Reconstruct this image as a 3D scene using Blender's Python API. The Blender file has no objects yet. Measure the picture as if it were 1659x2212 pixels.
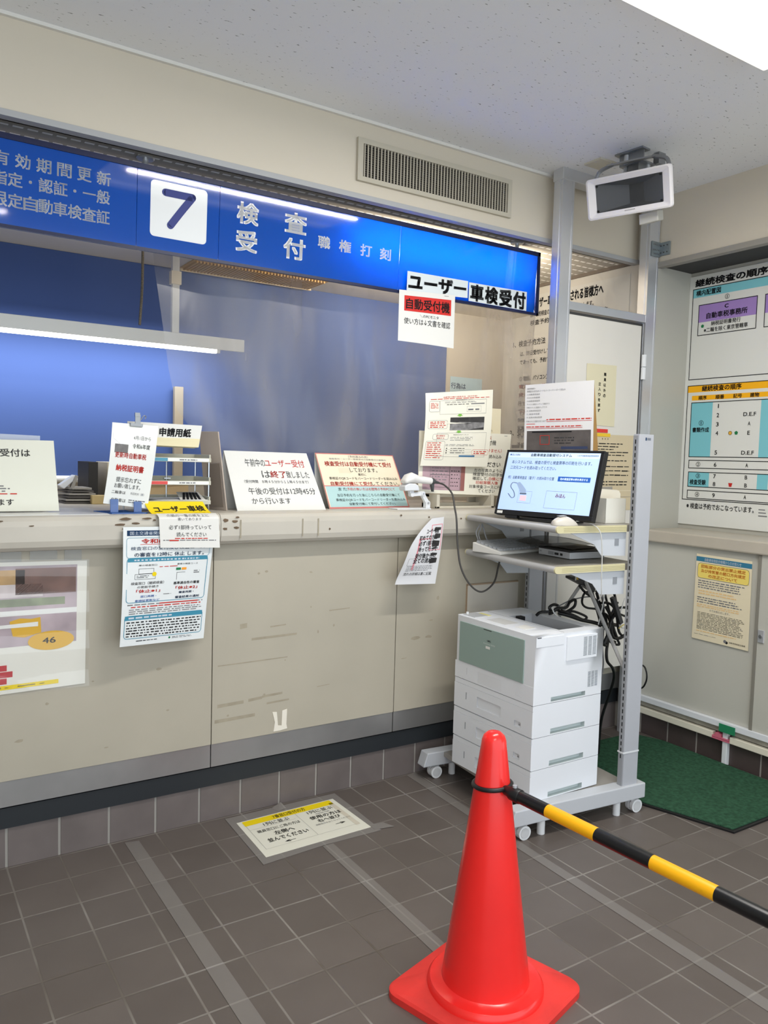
import bpy, math, random
from mathutils import Vector, Matrix
random.seed(7)
SC = bpy.context.scene
COL = SC.collection

# ------------------------------------------------------------------ camera, world, lights, exposure
cam = bpy.data.cameras.new('camera'); camo = bpy.data.objects.new('camera', cam); COL.objects.link(camo)
yaw, pitch, roll = math.radians(32.809), math.radians(-3.808), math.radians(1.576)
fw = Vector((math.sin(yaw)*math.cos(pitch), math.cos(yaw)*math.cos(pitch), math.sin(pitch)))
r0 = fw.cross(Vector((0, 0, 1))).normalized(); u0 = r0.cross(fw)
rt = r0*math.cos(roll)+u0*math.sin(roll); up = rt.cross(fw)
camo.matrix_world = Matrix(((rt.x, up.x, -fw.x, 0), (rt.y, up.y, -fw.y, 0), (rt.z, up.z, -fw.z, 1.445), (0, 0, 0, 1)))
cam.sensor_fit = 'VERTICAL'; cam.sensor_height = 36; cam.lens = 36*1703.3/2212; cam.clip_start = .05
SC.camera = camo
vs = SC.view_settings; vs.view_transform = 'Standard'; vs.look = 'None'; vs.exposure = 0.11; vs.gamma = 1.0; vs.use_curve_mapping = False
w = bpy.data.worlds.new('daylight'); SC.world = w; w.use_nodes = True
w.node_tree.nodes['Background'].inputs[0].default_value = (.86, .94, 1.0, 1)
w.node_tree.nodes['Background'].inputs[1].default_value = 2.1

def area(name, loc, rot, sx, sy, power, col=(1, 1, 1)):
    l = bpy.data.lights.new(name, 'AREA'); l.shape = 'RECTANGLE'; l.size = sx; l.size_y = sy; l.energy = power; l.color = col
    o = bpy.data.objects.new(name, l); COL.objects.link(o); o.location = loc; o.rotation_euler = rot
    return o
area('ceiling_lamp', (1.83, 1.57, 2.785), (0, 0, 0), 1.4, .045, 34, (1, .97, .92))
area('added_rear_lamp', (.2, -.4, 2.775), (0, 0, 0), 1.2, .045, 26, (1, .97, .92))  # unseen lamp added behind the camera to light the hall
area('office_tube_lamp', (.55, 3.7, 1.93), (math.radians(35), 0, 0), 1.8, .05, 8.5, (.93, .96, 1))
area('office_ceiling_lamp', (2.6, 3.5, 2.34), (0, 0, 0), .6, .3, 4, (1, .86, .66))
area('added_uplight', (2.45, 3.2, 2.29), (math.radians(138), 0, 0), 1.0, .05, 15, (1, .88, .7))  # unseen warm uplight added behind the sign to brighten the office ceiling
area('sign_tube_lamp', (2.24, 3.07, 2.39), (math.radians(90), 0, 0), 1.0, .03, 26, (1, .97, .95))

# ------------------------------------------------------------------ materials
def lin(c):
    c = c/255
    return c/12.92 if c <= .04045 else ((c+.055)/1.055)**2.4
MATS = {}
def mat(name, rgb=(200, 200, 200), rough=.6, metal=0, spec=.4, noise=0, nscale=6, bump=0, bscale=60, coat=0, emit=0, stretch=None):
    if name in MATS: return MATS[name]
    m = bpy.data.materials.new(name); m.use_nodes = True; nt = m.node_tree; N = nt.nodes; L = nt.links
    b = N['Principled BSDF']; c = (lin(rgb[0]), lin(rgb[1]), lin(rgb[2]), 1)
    b.inputs['Base Color'].default_value = c; b.inputs['Roughness'].default_value = rough; b.inputs['Metallic'].default_value = metal
    b.inputs['Specular IOR Level'].default_value = spec; b.inputs['Coat Weight'].default_value = coat
    if emit:
        b.inputs['Emission Color'].default_value = c; b.inputs['Emission Strength'].default_value = emit
    if noise or bump:
        tc = N.new('ShaderNodeTexCoord'); src = tc.outputs['Object']
        if stretch:
            mp = N.new('ShaderNodeMapping'); mp.inputs['Scale'].default_value = stretch; L.new(src, mp.inputs[0]); src = mp.outputs[0]
    if noise:
        n = N.new('ShaderNodeTexNoise'); n.inputs['Scale'].default_value = nscale; n.inputs['Detail'].default_value = 5; L.new(src, n.inputs['Vector'])
        r = N.new('ShaderNodeValToRGB'); r.color_ramp.elements[0].position = .3; r.color_ramp.elements[1].position = .7
        r.color_ramp.elements[0].color = tuple(v*(1-noise) for v in c[:3])+(1,); r.color_ramp.elements[1].color = tuple(min(1, v*(1+noise)) for v in c[:3])+(1,)
        L.new(n.outputs['Fac'], r.inputs[0]); L.new(r.outputs[0], b.inputs['Base Color'])
    if bump:
        n2 = N.new('ShaderNodeTexNoise'); n2.inputs['Scale'].default_value = bscale; L.new(src, n2.inputs['Vector'])
        bp = N.new('ShaderNodeBump'); bp.inputs['Strength'].default_value = bump; bp.inputs['Distance'].default_value = .01
        L.new(n2.outputs['Fac'], bp.inputs['Height']); L.new(bp.outputs[0], b.inputs['Normal'])
    MATS[name] = m
    return m
def math_node(nt, op, a, b=None, clamp=False):
    n = nt.nodes.new('ShaderNodeMath'); n.operation = op; n.use_clamp = clamp
    for i, v in enumerate((a, b)):
        if v is None: continue
        if isinstance(v, (int, float)): n.inputs[i].default_value = v
        else: nt.links.new(v, n.inputs[i])
    return n.outputs[0]
def tile_mat(name='floor_tile', film=0.0, rough=.42):
    """Brown floor tiles with grout; film > 0 is a clear tape or film stuck over them."""
    if name in MATS: return MATS[name]
    m = mat(name, (92, 82, 76), rough=rough, spec=.4); nt = m.node_tree; N = nt.nodes; L = nt.links; b = N['Principled BSDF']
    gm = N.new('ShaderNodeNewGeometry'); tc = type('T', (), {'outputs': {'Object': gm.outputs['Position']}}); sp = N.new('ShaderNodeSeparateXYZ'); L.new(tc.outputs['Object'], sp.inputs[0])
    def cell(o, off):
        t = math_node(nt, 'DIVIDE', math_node(nt, 'SUBTRACT', o, off), .1722)
        f = math_node(nt, 'FRACT', t); d = math_node(nt, 'MINIMUM', f, math_node(nt, 'SUBTRACT', 1.0, f))
        return math_node(nt, 'FLOOR', t), d
    cx, dx = cell(sp.outputs[0], .017-3.444); cy, dy = cell(sp.outputs[1], 2.902-8.61)
    d = math_node(nt, 'MINIMUM', dx, dy)
    g = math_node(nt, 'SUBTRACT', 1.0, math_node(nt, 'MULTIPLY', math_node(nt, 'SUBTRACT', d, .013), 90, ), True)
    g.node.use_clamp = True
    cb = N.new('ShaderNodeCombineXYZ'); L.new(cx, cb.inputs[0]); L.new(cy, cb.inputs[1])
    wn = N.new('ShaderNodeTexWhiteNoise'); L.new(cb.outputs[0], wn.inputs['Vector'])
    ns = N.new('ShaderNodeTexNoise'); ns.inputs['Scale'].default_value = 5; ns.inputs['Detail'].default_value = 6; L.new(tc.outputs['Object'], ns.inputs['Vector'])
    v = math_node(nt, 'ADD', math_node(nt, 'MULTIPLY', wn.outputs['Value'], .5), math_node(nt, 'MULTIPLY', ns.outputs['Fac'], .7))
    r = N.new('ShaderNodeValToRGB'); r.color_ramp.elements[0].color = (lin(84), lin(76), lin(71), 1); r.color_ramp.elements[1].color = (lin(104), lin(96), lin(91), 1)
    L.new(v, r.inputs[0])
    gn = N.new('ShaderNodeTexNoise'); gn.inputs['Scale'].default_value = 3.5; L.new(tc.outputs['Object'], gn.inputs['Vector'])
    gr = N.new('ShaderNodeValToRGB'); gr.color_ramp.elements[0].position = .35; gr.color_ramp.elements[1].position = .65
    gr.color_ramp.elements[0].color = (lin(92), lin(84), lin(76), 1); gr.color_ramp.elements[1].color = (lin(138), lin(133), lin(127), 1); L.new(gn.outputs['Fac'], gr.inputs[0])
    mx = N.new('ShaderNodeMix'); mx.data_type = 'RGBA'; L.new(g, mx.inputs[0]); L.new(r.outputs[0], mx.inputs[6]); L.new(gr.outputs[0], mx.inputs[7])
    fm = N.new('ShaderNodeMix'); fm.data_type = 'RGBA'; fm.inputs[0].default_value = film; fm.inputs[7].default_value = (lin(172), lin(170), lin(166), 1)
    L.new(mx.outputs[2], fm.inputs[6]); L.new(fm.outputs[2], b.inputs['Base Color'])
    bp = N.new('ShaderNodeBump'); bp.inputs['Strength'].default_value = .35 if not film else .05; bp.inputs['Distance'].default_value = .004; bp.invert = True
    L.new(g, bp.inputs['Height']); L.new(bp.outputs[0], b.inputs['Normal'])
    return m
def ceiling_mat():
    m = mat('ceiling_board', (232, 233, 235), rough=.95, spec=.1); nt = m.node_tree; N = nt.nodes; L = nt.links; b = N['Principled BSDF']
    tc = N.new('ShaderNodeTexCoord'); mp = N.new('ShaderNodeMapping'); mp.inputs['Scale'].default_value = (48, 110, 1); mp.inputs['Rotation'].default_value = (0, 0, .25)
    L.new(tc.outputs['Object'], mp.inputs[0])
    n = N.new('ShaderNodeTexNoise'); n.inputs['Scale'].default_value = 1.0; n.inputs['Detail'].default_value = 2; L.new(mp.outputs[0], n.inputs['Vector'])
    r = N.new('ShaderNodeValToRGB'); r.color_ramp.elements[0].position = .68; r.color_ramp.elements[1].position = .73
    r.color_ramp.elements[0].color = (lin(234), lin(235), lin(237), 1); r.color_ramp.elements[1].color = (lin(150), lin(150), lin(150), 1)
    L.new(n.outputs['Fac'], r.inputs[0]); L.new(r.outputs[0], b.inputs['Base Color'])
    return m
def slot_mat():
    m = mat('perforated_board', (190, 184, 174), rough=.9, spec=.1); nt = m.node_tree; N = nt.nodes; L = nt.links; b = N['Principled BSDF']
    tc = N.new('ShaderNodeTexCoord'); sp = N.new('ShaderNodeSeparateXYZ'); L.new(tc.outputs['Object'], sp.inputs[0])
    fx = math_node(nt, 'FRACT', math_node(nt, 'DIVIDE', math_node(nt, 'ADD', sp.outputs[0], 5), .047))
    fy = math_node(nt, 'FRACT', math_node(nt, 'DIVIDE', math_node(nt, 'SUBTRACT', sp.outputs[1], 2.948), .075))
    k = math_node(nt, 'MULTIPLY', math_node(nt, 'LESS_THAN', fx, .72), math_node(nt, 'LESS_THAN', fy, .2))
    mx = N.new('ShaderNodeMix'); mx.data_type = 'RGBA'; L.new(k, mx.inputs[0])
    mx.inputs[6].default_value = (lin(176), lin(170), lin(160), 1); mx.inputs[7].default_value = (lin(250), lin(248), lin(244), 1)
    L.new(mx.outputs[2], b.inputs['Base Color'])
    return m
def trans_mat(name, rgb=(200, 200, 200), alpha=.5, rough=.2, gloss=.08, bump=0, trl=.5):
    if name in MATS: return MATS[name]
    m = bpy.data.materials.new(name); m.use_nodes = True; nt = m.node_tree; N = nt.nodes; L = nt.links
    N.remove(N['Principled BSDF']); out = N['Material Output']
    c = (lin(rgb[0]), lin(rgb[1]), lin(rgb[2]), 1)
    t = N.new('ShaderNodeBsdfTransparent'); d = N.new('ShaderNodeBsdfDiffuse'); d.inputs[0].default_value = c
    tl = N.new('ShaderNodeBsdfTranslucent'); tl.inputs[0].default_value = c
    g = N.new('ShaderNodeBsdfGlossy'); g.inputs['Roughness'].default_value = rough
    a = N.new('ShaderNodeMixShader'); a.inputs[0].default_value = trl; L.new(d.outputs[0], a.inputs[1]); L.new(tl.outputs[0], a.inputs[2])
    b2 = N.new('ShaderNodeMixShader'); b2.inputs[0].default_value = alpha; L.new(t.outputs[0], b2.inputs[1]); L.new(a.outputs[0], b2.inputs[2])
    c2 = N.new('ShaderNodeMixShader'); c2.inputs[0].default_value = gloss; L.new(b2.outputs[0], c2.inputs[1]); L.new(g.outputs[0], c2.inputs[2])
    L.new(c2.outputs[0], out.inputs[0])
    if bump:
        tc = N.new('ShaderNodeTexCoord'); mp = N.new('ShaderNodeMapping'); mp.inputs['Scale'].default_value = (2.2, 1, .55); mp.inputs['Rotation'].default_value = (0, -.5, 0)
        n = N.new('ShaderNodeTexNoise'); n.inputs['Scale'].default_value = 2.2; n.inputs['Detail'].default_value = 3; n.inputs['Distortion'].default_value = .4
        L.new(tc.outputs['Object'], mp.inputs[0]); L.new(mp.outputs[0], n.inputs['Vector'])
        bp = N.new('ShaderNodeBump'); bp.inputs['Strength'].default_value = bump; bp.inputs['Distance'].default_value = .05; L.new(n.outputs['Fac'], bp.inputs['Height'])
        L.new(bp.outputs[0], g.inputs['Normal']); L.new(bp.outputs[0], d.inputs['Normal'])
        r = N.new('ShaderNodeValToRGB'); r.color_ramp.elements[0].position = .45; r.color_ramp.elements[1].position = .8
        r.color_ramp.elements[0].color = (alpha*.7,)*3+(1,); r.color_ramp.elements[1].color = (min(1, alpha*2.6),)*3+(1,)
        L.new(n.outputs['Fac'], r.inputs[0]); L.new(r.outputs[0], b2.inputs[0])
    MATS[name] = m
    return m
def sign_mat(name, rgb):
    m = bpy.data.materials.new(name); m.use_nodes = True; nt = m.node_tree; N = nt.nodes; L = nt.links
    b = N['Principled BSDF']; c = (lin(rgb[0]), lin(rgb[1]), lin(rgb[2]), 1)
    b.inputs['Base Color'].default_value = c; b.inputs['Roughness'].default_value = .05; b.inputs['Specular IOR Level'].default_value = .6
    tl = N.new('ShaderNodeBsdfTranslucent'); tl.inputs[0].default_value = (lin(24), lin(150), lin(226), 1)
    mx = N.new('ShaderNodeMixShader'); mx.inputs[0].default_value = .4; L.new(b.outputs[0], mx.inputs[1]); L.new(tl.outputs[0], mx.inputs[2]); L.new(mx.outputs[0], N['Material Output'].inputs[0])
    MATS[name] = m
    return m

PAPER = lambda: mat('white_paper', (226, 225, 220), .7, spec=.2)
INK = lambda: mat('black_ink', (38, 38, 40), .7, spec=.1)
GREY = lambda: mat('grey_ink', (120, 120, 122), .8, spec=.1)
RED = lambda: mat('red_ink', (196, 52, 44), .7, spec=.1)
BLUE = lambda: mat('blue_ink', (40, 88, 160), .7, spec=.1)
PALEBLUE = lambda: mat('pale_blue_ink', (90, 130, 200), .7, spec=.1)
ORANGE = lambda: mat('orange_ink', (240, 160, 60), .7, spec=.1)
TEAL = lambda: mat('teal_ink', (70, 140, 165), .7, spec=.1)
NAVY = lambda: mat('navy_ink', (35, 60, 92), .7, spec=.1)
YEL = lambda: mat('yellow_print', (232, 205, 20), .6, spec=.2)
ALU = lambda: mat('aluminium', (204, 206, 210), .3, metal=.55, noise=.03, nscale=3)
STEEL = lambda: mat('steel_plate', (150, 152, 154), .4, metal=.8, noise=.08)
LGREY = lambda: mat('light_grey_metal', (176, 178, 184), .45, noise=.02)
WPL = lambda: mat('white_plastic', (222, 224, 226), .4, noise=.01)
BPL = lambda: mat('black_plastic', (24, 24, 26), .4)
BEIGE = lambda: mat('beige_wall', (208, 199, 182), .55, noise=.02, nscale=2)

# ------------------------------------------------------------------ mesh building
class MB:
    def __init__(s): s.v = []; s.f = []; s.m = []; s.mats = []
    def mi(s, m):
        if m not in s.mats: s.mats.append(m)
        return s.mats.index(m)
    def add(s, verts, faces, m):
        o = len(s.v); s.v += [Vector(p) for p in verts]; k = s.mi(m)
        for f in faces: s.f.append([i+o for i in f]); s.m.append(k)
        return s
    def quad(s, a, b, c, d, m): return s.add([a, b, c, d], [(0, 1, 2, 3)], m)
    def box(s, x0, y0, z0, x1, y1, z1, m):
        x0, x1 = min(x0, x1), max(x0, x1); y0, y1 = min(y0, y1), max(y0, y1); z0, z1 = min(z0, z1), max(z0, z1)
        return s.add([(x0, y0, z0), (x1, y0, z0), (x1, y1, z0), (x0, y1, z0), (x0, y0, z1), (x1, y0, z1), (x1, y1, z1), (x0, y1, z1)],
                     [(0, 3, 2, 1), (4, 5, 6, 7), (0, 1, 5, 4), (1, 2, 6, 5), (2, 3, 7, 6), (3, 0, 4, 7)], m)
    def prism(s, poly, vec, m):
        vec = Vector(vec); n = len(poly); P = [Vector(p) for p in poly]
        nn = sum(((P[i]-P[0]).cross(P[(i+1) % n]-P[0]) for i in range(1, n)), Vector())
        if nn.dot(vec) > 0: P = P[::-1]
        return s.add(P+[p+vec for p in P], [tuple(range(n)), tuple(range(2*n-1, n-1, -1))]+[(i, i+n, (i+1) % n+n, (i+1) % n) for i in range(n)], m)
    def tube(s, pts, r, m, n=8, cap=True):
        P = [Vector(p) for p in pts]; R = r if isinstance(r, (list, tuple)) else [r]*len(P)
        V = []; F = []; prev = None
        for i, p in enumerate(P):
            t = (P[min(i+1, len(P)-1)]-P[max(i-1, 0)]).normalized()
            if prev is None: a = t.orthogonal().normalized()
            else: a = (prev-t*prev.dot(t)).normalized()
            prev = a; b = t.cross(a)
            for k in range(n):
                an = 2*math.pi*k/n; V.append(p+(a*math.cos(an)+b*math.sin(an))*R[i])
        for i in range(len(P)-1):
            for k in range(n): F.append((i*n+k, i*n+(k+1) % n, (i+1)*n+(k+1) % n, (i+1)*n+k))
        if cap: F.append(tuple(range(n-1, -1, -1))); F.append(tuple((len(P)-1)*n+k for k in range(n)))
        return s.add(V, F, m)
    def cyl(s, p0, p1, r, m, n=20): return s.tube([p0, p1], r, m, n)
    def lathe(s, prof, c, m, n=48, ax=(0, 0, 1)):
        ax = Vector(ax).normalized(); a = ax.orthogonal().normalized(); b = ax.cross(a); c = Vector(c); V = []; F = []
        for (r, z) in prof:
            for k in range(n):
                an = 2*math.pi*k/n; V.append(c+ax*z+(a*math.cos(an)+b*math.sin(an))*r)
        for i in range(len(prof)-1):
            for k in range(n): F.append((i*n+k, i*n+(k+1) % n, (i+1)*n+(k+1) % n, (i+1)*n+k))
        F.append(tuple(range(n-1, -1, -1))); F.append(tuple((len(prof)-1)*n+k for k in range(n)))
        return s.add(V, F, m)
    def pocket_panel(s, o, u, v, W, H, holes, m, m2=None):
        """Flat panel W x H from corner o along u, v; each hole (u0,v0,u1,v1,depth) is a sunk pocket. Outward normal u x v."""
        o, u, v = Vector(o), Vector(u), Vector(v); n = u.cross(v)
        us = sorted({0, W, *[h[0] for h in holes], *[h[2] for h in holes]}); vv = sorted({0, H, *[h[1] for h in holes], *[h[3] for h in holes]})
        pt = lambda a, b, d=0: o+u*a+v*b-n*d
        for i in range(len(us)-1):
            for j in range(len(vv)-1):
                a, b, c, d = us[i], vv[j], us[i+1], vv[j+1]
                if any(h[0] <= a and h[2] >= c and h[1] <= b and h[3] >= d for h in holes): continue
                s.quad(pt(a, b), pt(c, b), pt(c, d), pt(a, d), m)
        for h in holes:
            a, b, c, d, k = h[:5]; hm = h[5] if len(h) > 5 else (m2 or m)
            s.quad(pt(a, b, k), pt(c, b, k), pt(c, d, k), pt(a, d, k), hm)
            for (p, q) in (((a, b), (c, b)), ((c, b), (c, d)), ((c, d), (a, d)), ((a, d), (a, b))):
                s.quad(pt(*p), pt(*q), pt(q[0], q[1], k), pt(p[0], p[1], k), hm)
        return s

def thing(name, label, cat, loc=(0, 0, 0), rotz=0, group=None):
    o = bpy.data.objects.new(name, None); COL.objects.link(o); o.location = loc; o.rotation_euler = (0, 0, rotz); o.empty_display_size = .1
    o['label'] = label; o['category'] = cat
    if group: o['group'] = group
    return o
def wm(o):
    M = Matrix.Translation(o.location) @ o.rotation_euler.to_matrix().to_4x4()
    return wm(o.parent) @ M if o.parent else M
def put(name, mb, parent=None, local=False, bevel=0, smooth=None, segs=2, label=None, cat=None, group=None, kind=None, origin=None):
    """Link mb as ONE mesh object; coordinates are world ones unless local."""
    if parent is not None and not local:
        inv = wm(parent).inverted(); V = [inv @ p for p in mb.v]
    elif parent is None and origin is not None:
        oo = Vector(origin); V = [p-oo for p in mb.v]
    else: V = mb.v
    me = bpy.data.meshes.new(name); me.from_pydata([tuple(p) for p in V], [], mb.f)
    for m in mb.mats: me.materials.append(m)
    me.polygons.foreach_set('material_index', mb.m)
    if smooth is not None:
        me.polygons.foreach_set('use_smooth', [True]*len(me.polygons)); me.set_sharp_from_angle(angle=math.radians(smooth))
    me.update()
    o = bpy.data.objects.new(name, me); COL.objects.link(o)
    if parent is not None: o.parent = parent
    elif origin is not None: o.location = origin
    if bevel:
        b = o.modifiers.new('bevel', 'BEVEL'); b.width = bevel; b.segments = segs; b.limit_method = 'ANGLE'; b.angle_limit = math.radians(40)
        b.harden_normals = False
    if label: o['label'] = label
    if cat: o['category'] = cat
    if group: o['group'] = group
    if kind: o['kind'] = kind
    return o
def struct(name, mb, **k): return put(name, mb, kind='structure', **k)
def spline(pts, k=8):
    P = [Vector(p) for p in pts]; P = [P[0]*2-P[1]]+P+[P[-1]*2-P[-2]]; out = []
    for i in range(1, len(P)-2):
        for j in range(k):
            t = j/k; a, b, c, d = P[i-1:i+3]
            out.append(.5*((2*b)+(c-a)*t+(2*a-5*b+4*c-d)*t*t+(3*b-a-3*c+d)*t**3))
    out.append(P[-2]); return out

# ------------------------------------------------------------------ printed sheets
_GL = {}
def glyphs(txt, bold=0.0):
    bold = bold if bold >= .008 else 0
    k = (txt, bold)
    if k not in _GL:
        c = bpy.data.curves.new('lettering', 'FONT'); c.body = txt; c.resolution_u = 3; c.fill_mode = 'FRONT'
        o = bpy.data.objects.new('lettering', c); COL.objects.link(o); bpy.context.view_layer.update()
        me = bpy.data.meshes.new_from_object(o.evaluated_get(bpy.context.evaluated_depsgraph_get()))
        V = [(p.co.x, p.co.y) for p in me.vertices]; F = [tuple(p.vertices) for p in me.polygons]
        if me.polygons and me.polygons[0].normal.z < 0: F = [f[::-1] for f in F]
        bpy.data.objects.remove(o); bpy.data.curves.remove(c); bpy.data.meshes.remove(me)
        xs = [p[0] for p in V]; ys = [p[1] for p in V]; x0, x1, y0, y1 = min(xs), max(xs), min(ys), max(ys)
        w_, h_ = max(x1-x0, 1e-6), max(y1-y0, 1e-6); V2 = []; F2 = []
        for dx, dy in (((0, 0),) if not bold else ((-bold, -bold), (bold, -bold), (bold, bold), (-bold, bold))):
            F2 += [tuple(i+len(V2) for i in f) for f in F]; V2 += [((x-x0+dx+bold)/(w_+2*bold), (y1-y+dy+bold)/(h_+2*bold)) for x, y in V]
        _GL[k] = (V2, F2)
    return _GL[k]
class Sheet:
    """A printed sheet: u to the right, v down, both 0..1 between four corners TL, TR, BR, BL (in world)."""
    def __init__(s, tl, tr, br, bl, base, thick=.0008, bend=None, nx=1, ny=1, back=None, mb=None, gap=.0005):
        s.c = [Vector(p) for p in (tl, tr, br, bl)]; s.mb = mb or MB(); s.bend = bend; s.gap = gap
        right = (s.c[1]-s.c[0])+(s.c[2]-s.c[3]); upv = (s.c[0]-s.c[3])+(s.c[1]-s.c[2]); s.n = right.cross(upv).normalized()
        s.W = right.length/2; s.H = upv.length/2
        if bend and nx == 1: nx = 10
        if bend and ny == 1: ny = 14
        V = []; F = []
        for d in (0, -thick):
            for j in range(ny+1):
                for i in range(nx+1): V.append(s.at(i/nx, j/ny, d))
        q = (nx+1)*(ny+1); id = lambda i, j, b=0: b*q+j*(nx+1)+i
        for j in range(ny):
            for i in range(nx):
                F.append((id(i, j), id(i, j+1), id(i+1, j+1), id(i+1, j))); F.append((id(i, j, 1), id(i+1, j, 1), id(i+1, j+1, 1), id(i, j+1, 1)))
        for i in range(nx):
            F.append((id(i, 0), id(i+1, 0), id(i+1, 0, 1), id(i, 0, 1))); F.append((id(i+1, ny), id(i, ny), id(i, ny, 1), id(i+1, ny, 1)))
        for j in range(ny):
            F.append((id(0, j+1), id(0, j), id(0, j, 1), id(0, j+1, 1))); F.append((id(nx, j), id(nx, j+1), id(nx, j+1, 1), id(nx, j, 1)))
        s.mb.add(V, F, base)
    def at(s, u, v, d=0):
        a, b, c, e = s.c; p = a*(1-u)*(1-v)+b*u*(1-v)+c*u*v+e*(1-u)*v
        if s.bend: d = d+s.bend(u, v)
        return p+s.n*d
    def rect(s, u0, v0, u1, v1, m, l=1):
        k = 8 if s.bend else 1
        for j in range(k):
            for i in range(k if s.bend else 1):
                a, b = u0+(u1-u0)*i/k, u0+(u1-u0)*(i+1)/k; c, d = v0+(v1-v0)*j/k, v0+(v1-v0)*(j+1)/k
                s.mb.quad(s.at(a, c, s.gap*l), s.at(a, d, s.gap*l), s.at(b, d, s.gap*l), s.at(b, c, s.gap*l), m)
        return s
    def poly(s, pts, m, l=1):
        P = [s.at(u, v, s.gap*l) for u, v in pts]; nn = sum(((P[i]-P[0]).cross(P[(i+1) % len(P)]-P[0]) for i in range(1, len(P))), Vector())
        if nn.dot(s.n) < 0: P = P[::-1]
        s.mb.add(P, [tuple(range(len(P)))], m); return s
    def disc(s, u, v, r, m, l=1, n=20): return s.poly([(u+r*math.cos(k*2*math.pi/n)/s.W, v+r*math.sin(k*2*math.pi/n)/s.H) for k in range(n)], m, l)
    def frame(s, u0, v0, u1, v1, t, m, l=2):
        a, b = t/s.W, t/s.H
        return s.rect(u0, v0, u1, v0+b, m, l).rect(u0, v1-b, u1, v1, m, l).rect(u0, v0+b, u0+a, v1-b, m, l).rect(u1-a, v0+b, u1, v1-b, m, l)
    def rframe(s, u0, v0, u1, v1, t, rad, m, l=2):
        """Outline with rounded corners."""
        pts = []
        for (cu, cv, a0) in ((u1-rad/s.W, v0+rad/s.H, -90), (u1-rad/s.W, v1-rad/s.H, 0), (u0+rad/s.W, v1-rad/s.H, 90), (u0+rad/s.W, v0+rad/s.H, 180)):
            for k in range(6):
                an = math.radians(a0+18*k); pts.append((cu, cv, math.cos(an), math.sin(an)))
        out = [(c+x*rad/s.W, d+y*rad/s.H) for c, d, x, y in pts]; inn = [(c+x*(rad-t)/s.W, d+y*(rad-t)/s.H) for c, d, x, y in pts]
        n = len(out)
        for i in range(n): s.poly([out[i], out[(i+1) % n], inn[(i+1) % n], inn[i]], m, l)
        return s
    def text(s, u0, v0, u1, v1, txt, m, bold=0.0, l=3):
        V, F = glyphs(txt, bold)
        s.mb.add([s.at(u0+(u1-u0)*x, v0+(v1-v0)*y, s.gap*l) for x, y in V], F, m); return s
    def greek(s, u0, v0, u1, v1, n, m, fill=.6, lo=.02, hi=.09, end=.2):
        """n lines of print too small to read."""
        h = (v1-v0)/n
        for i in range(n):
            u = u0; e = u1-random.random()*end*(u1-u0)
            while u < e:
                w_ = min(lo+random.random()*(hi-lo), e-u); a = v0+i*h+h*(1-fill)/2
                s.rect(u, a+random.random()*h*.08, u+w_, a+h*fill-random.random()*h*.08, m, 2); u += w_+.008+random.random()*.012
        return s
    def put(s, name, **k): return put(name, s.mb, **k)

# ================================================================== THE SETTING
X0, YB = -2.6, -1.5          # far left end of the hall, open front side
XR = 3.47                    # right wall plane
ZC = 2.85
struct('floor', MB().box(X0, YB, -.08, 4.2, 4.1, 0, tile_mat()))
struct('ceiling', MB().box(X0, YB, ZC, 3.9, 2.93, ZC+.08, ceiling_mat()))
struct('wall_left', MB().box(X0-.08, YB, 0, X0, 4.05, ZC, BEIGE()))
struct('wall_back', MB().box(X0, 2.908, 2.545, XR, 3.0, ZC+.02, BEIGE()))
mb = MB().box(X0, 2.893, 2.838, XR, 2.908, 2.85, mat('white_trim', (222, 220, 214), .5))
struct('trim_1', mb)
mb = MB().box(X0, 2.896, 2.524, XR-.02, 2.935, 2.545, mat('grey_trim', (170, 171, 172), .5)).box(X0, 2.935, 2.532, XR-.02, 2.945, 2.545, mat('dark_gap', (52, 50, 48), .8))
struct('trim_2', mb)
struct('soffit', MB().box(X0, 2.945, 2.545, 3.45, 3.68, 2.57, slot_mat()))
OFFW = mat('office_wall', (188, 180, 166), .7, noise=.02)
struct('office_ceiling', MB().box(X0, 3.68, 2.367, 3.45, 4.05, 2.43, mat('office_ceiling_board', (220, 212, 196), .5, spec=.5)).box(X0, 3.67, 2.367, 3.45, 3.68, 2.545, OFFW))
struct('wall_office', MB().box(X0, 3.965, 0, 3.6, 4.05, 2.6, OFFW))
SIDE = mat('side_wall', (206, 202, 194), .6, noise=.015)
struct('wall_side', MB().box(3.45, 2.80, 0, 3.8, 4.0, 2.86, SIDE).box(3.435, 2.95, 2.528, 3.45, 3.66, 2.548, mat('dark_edge', (120, 110, 100), .7)))
# counter base: tile, black recess strip, steel strip (part of the building)
BT = mat('base_tile', (108, 100, 98), .35, noise=.12, nscale=7)
GRT = mat('grout', (158, 154, 148), .9)
mb = MB().box(X0, 2.912, 0, 3.45, 2.96, .142, GRT)
x = .361-17*.1721
while x < 3.4:
    mb.box(x+.005, 2.908, .001, min(x+.1675, 3.44), 2.93, .142, BT); x += .1721
struct('baseboard_back', mb)
mb = MB().box(3.49, YB, 0, 3.53, 2.80, .16, GRT)
y = 2.595+.174
while y > YB:
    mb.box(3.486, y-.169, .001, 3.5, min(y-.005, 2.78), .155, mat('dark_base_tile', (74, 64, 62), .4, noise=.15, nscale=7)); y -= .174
struct('baseboard_right', mb)
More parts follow.
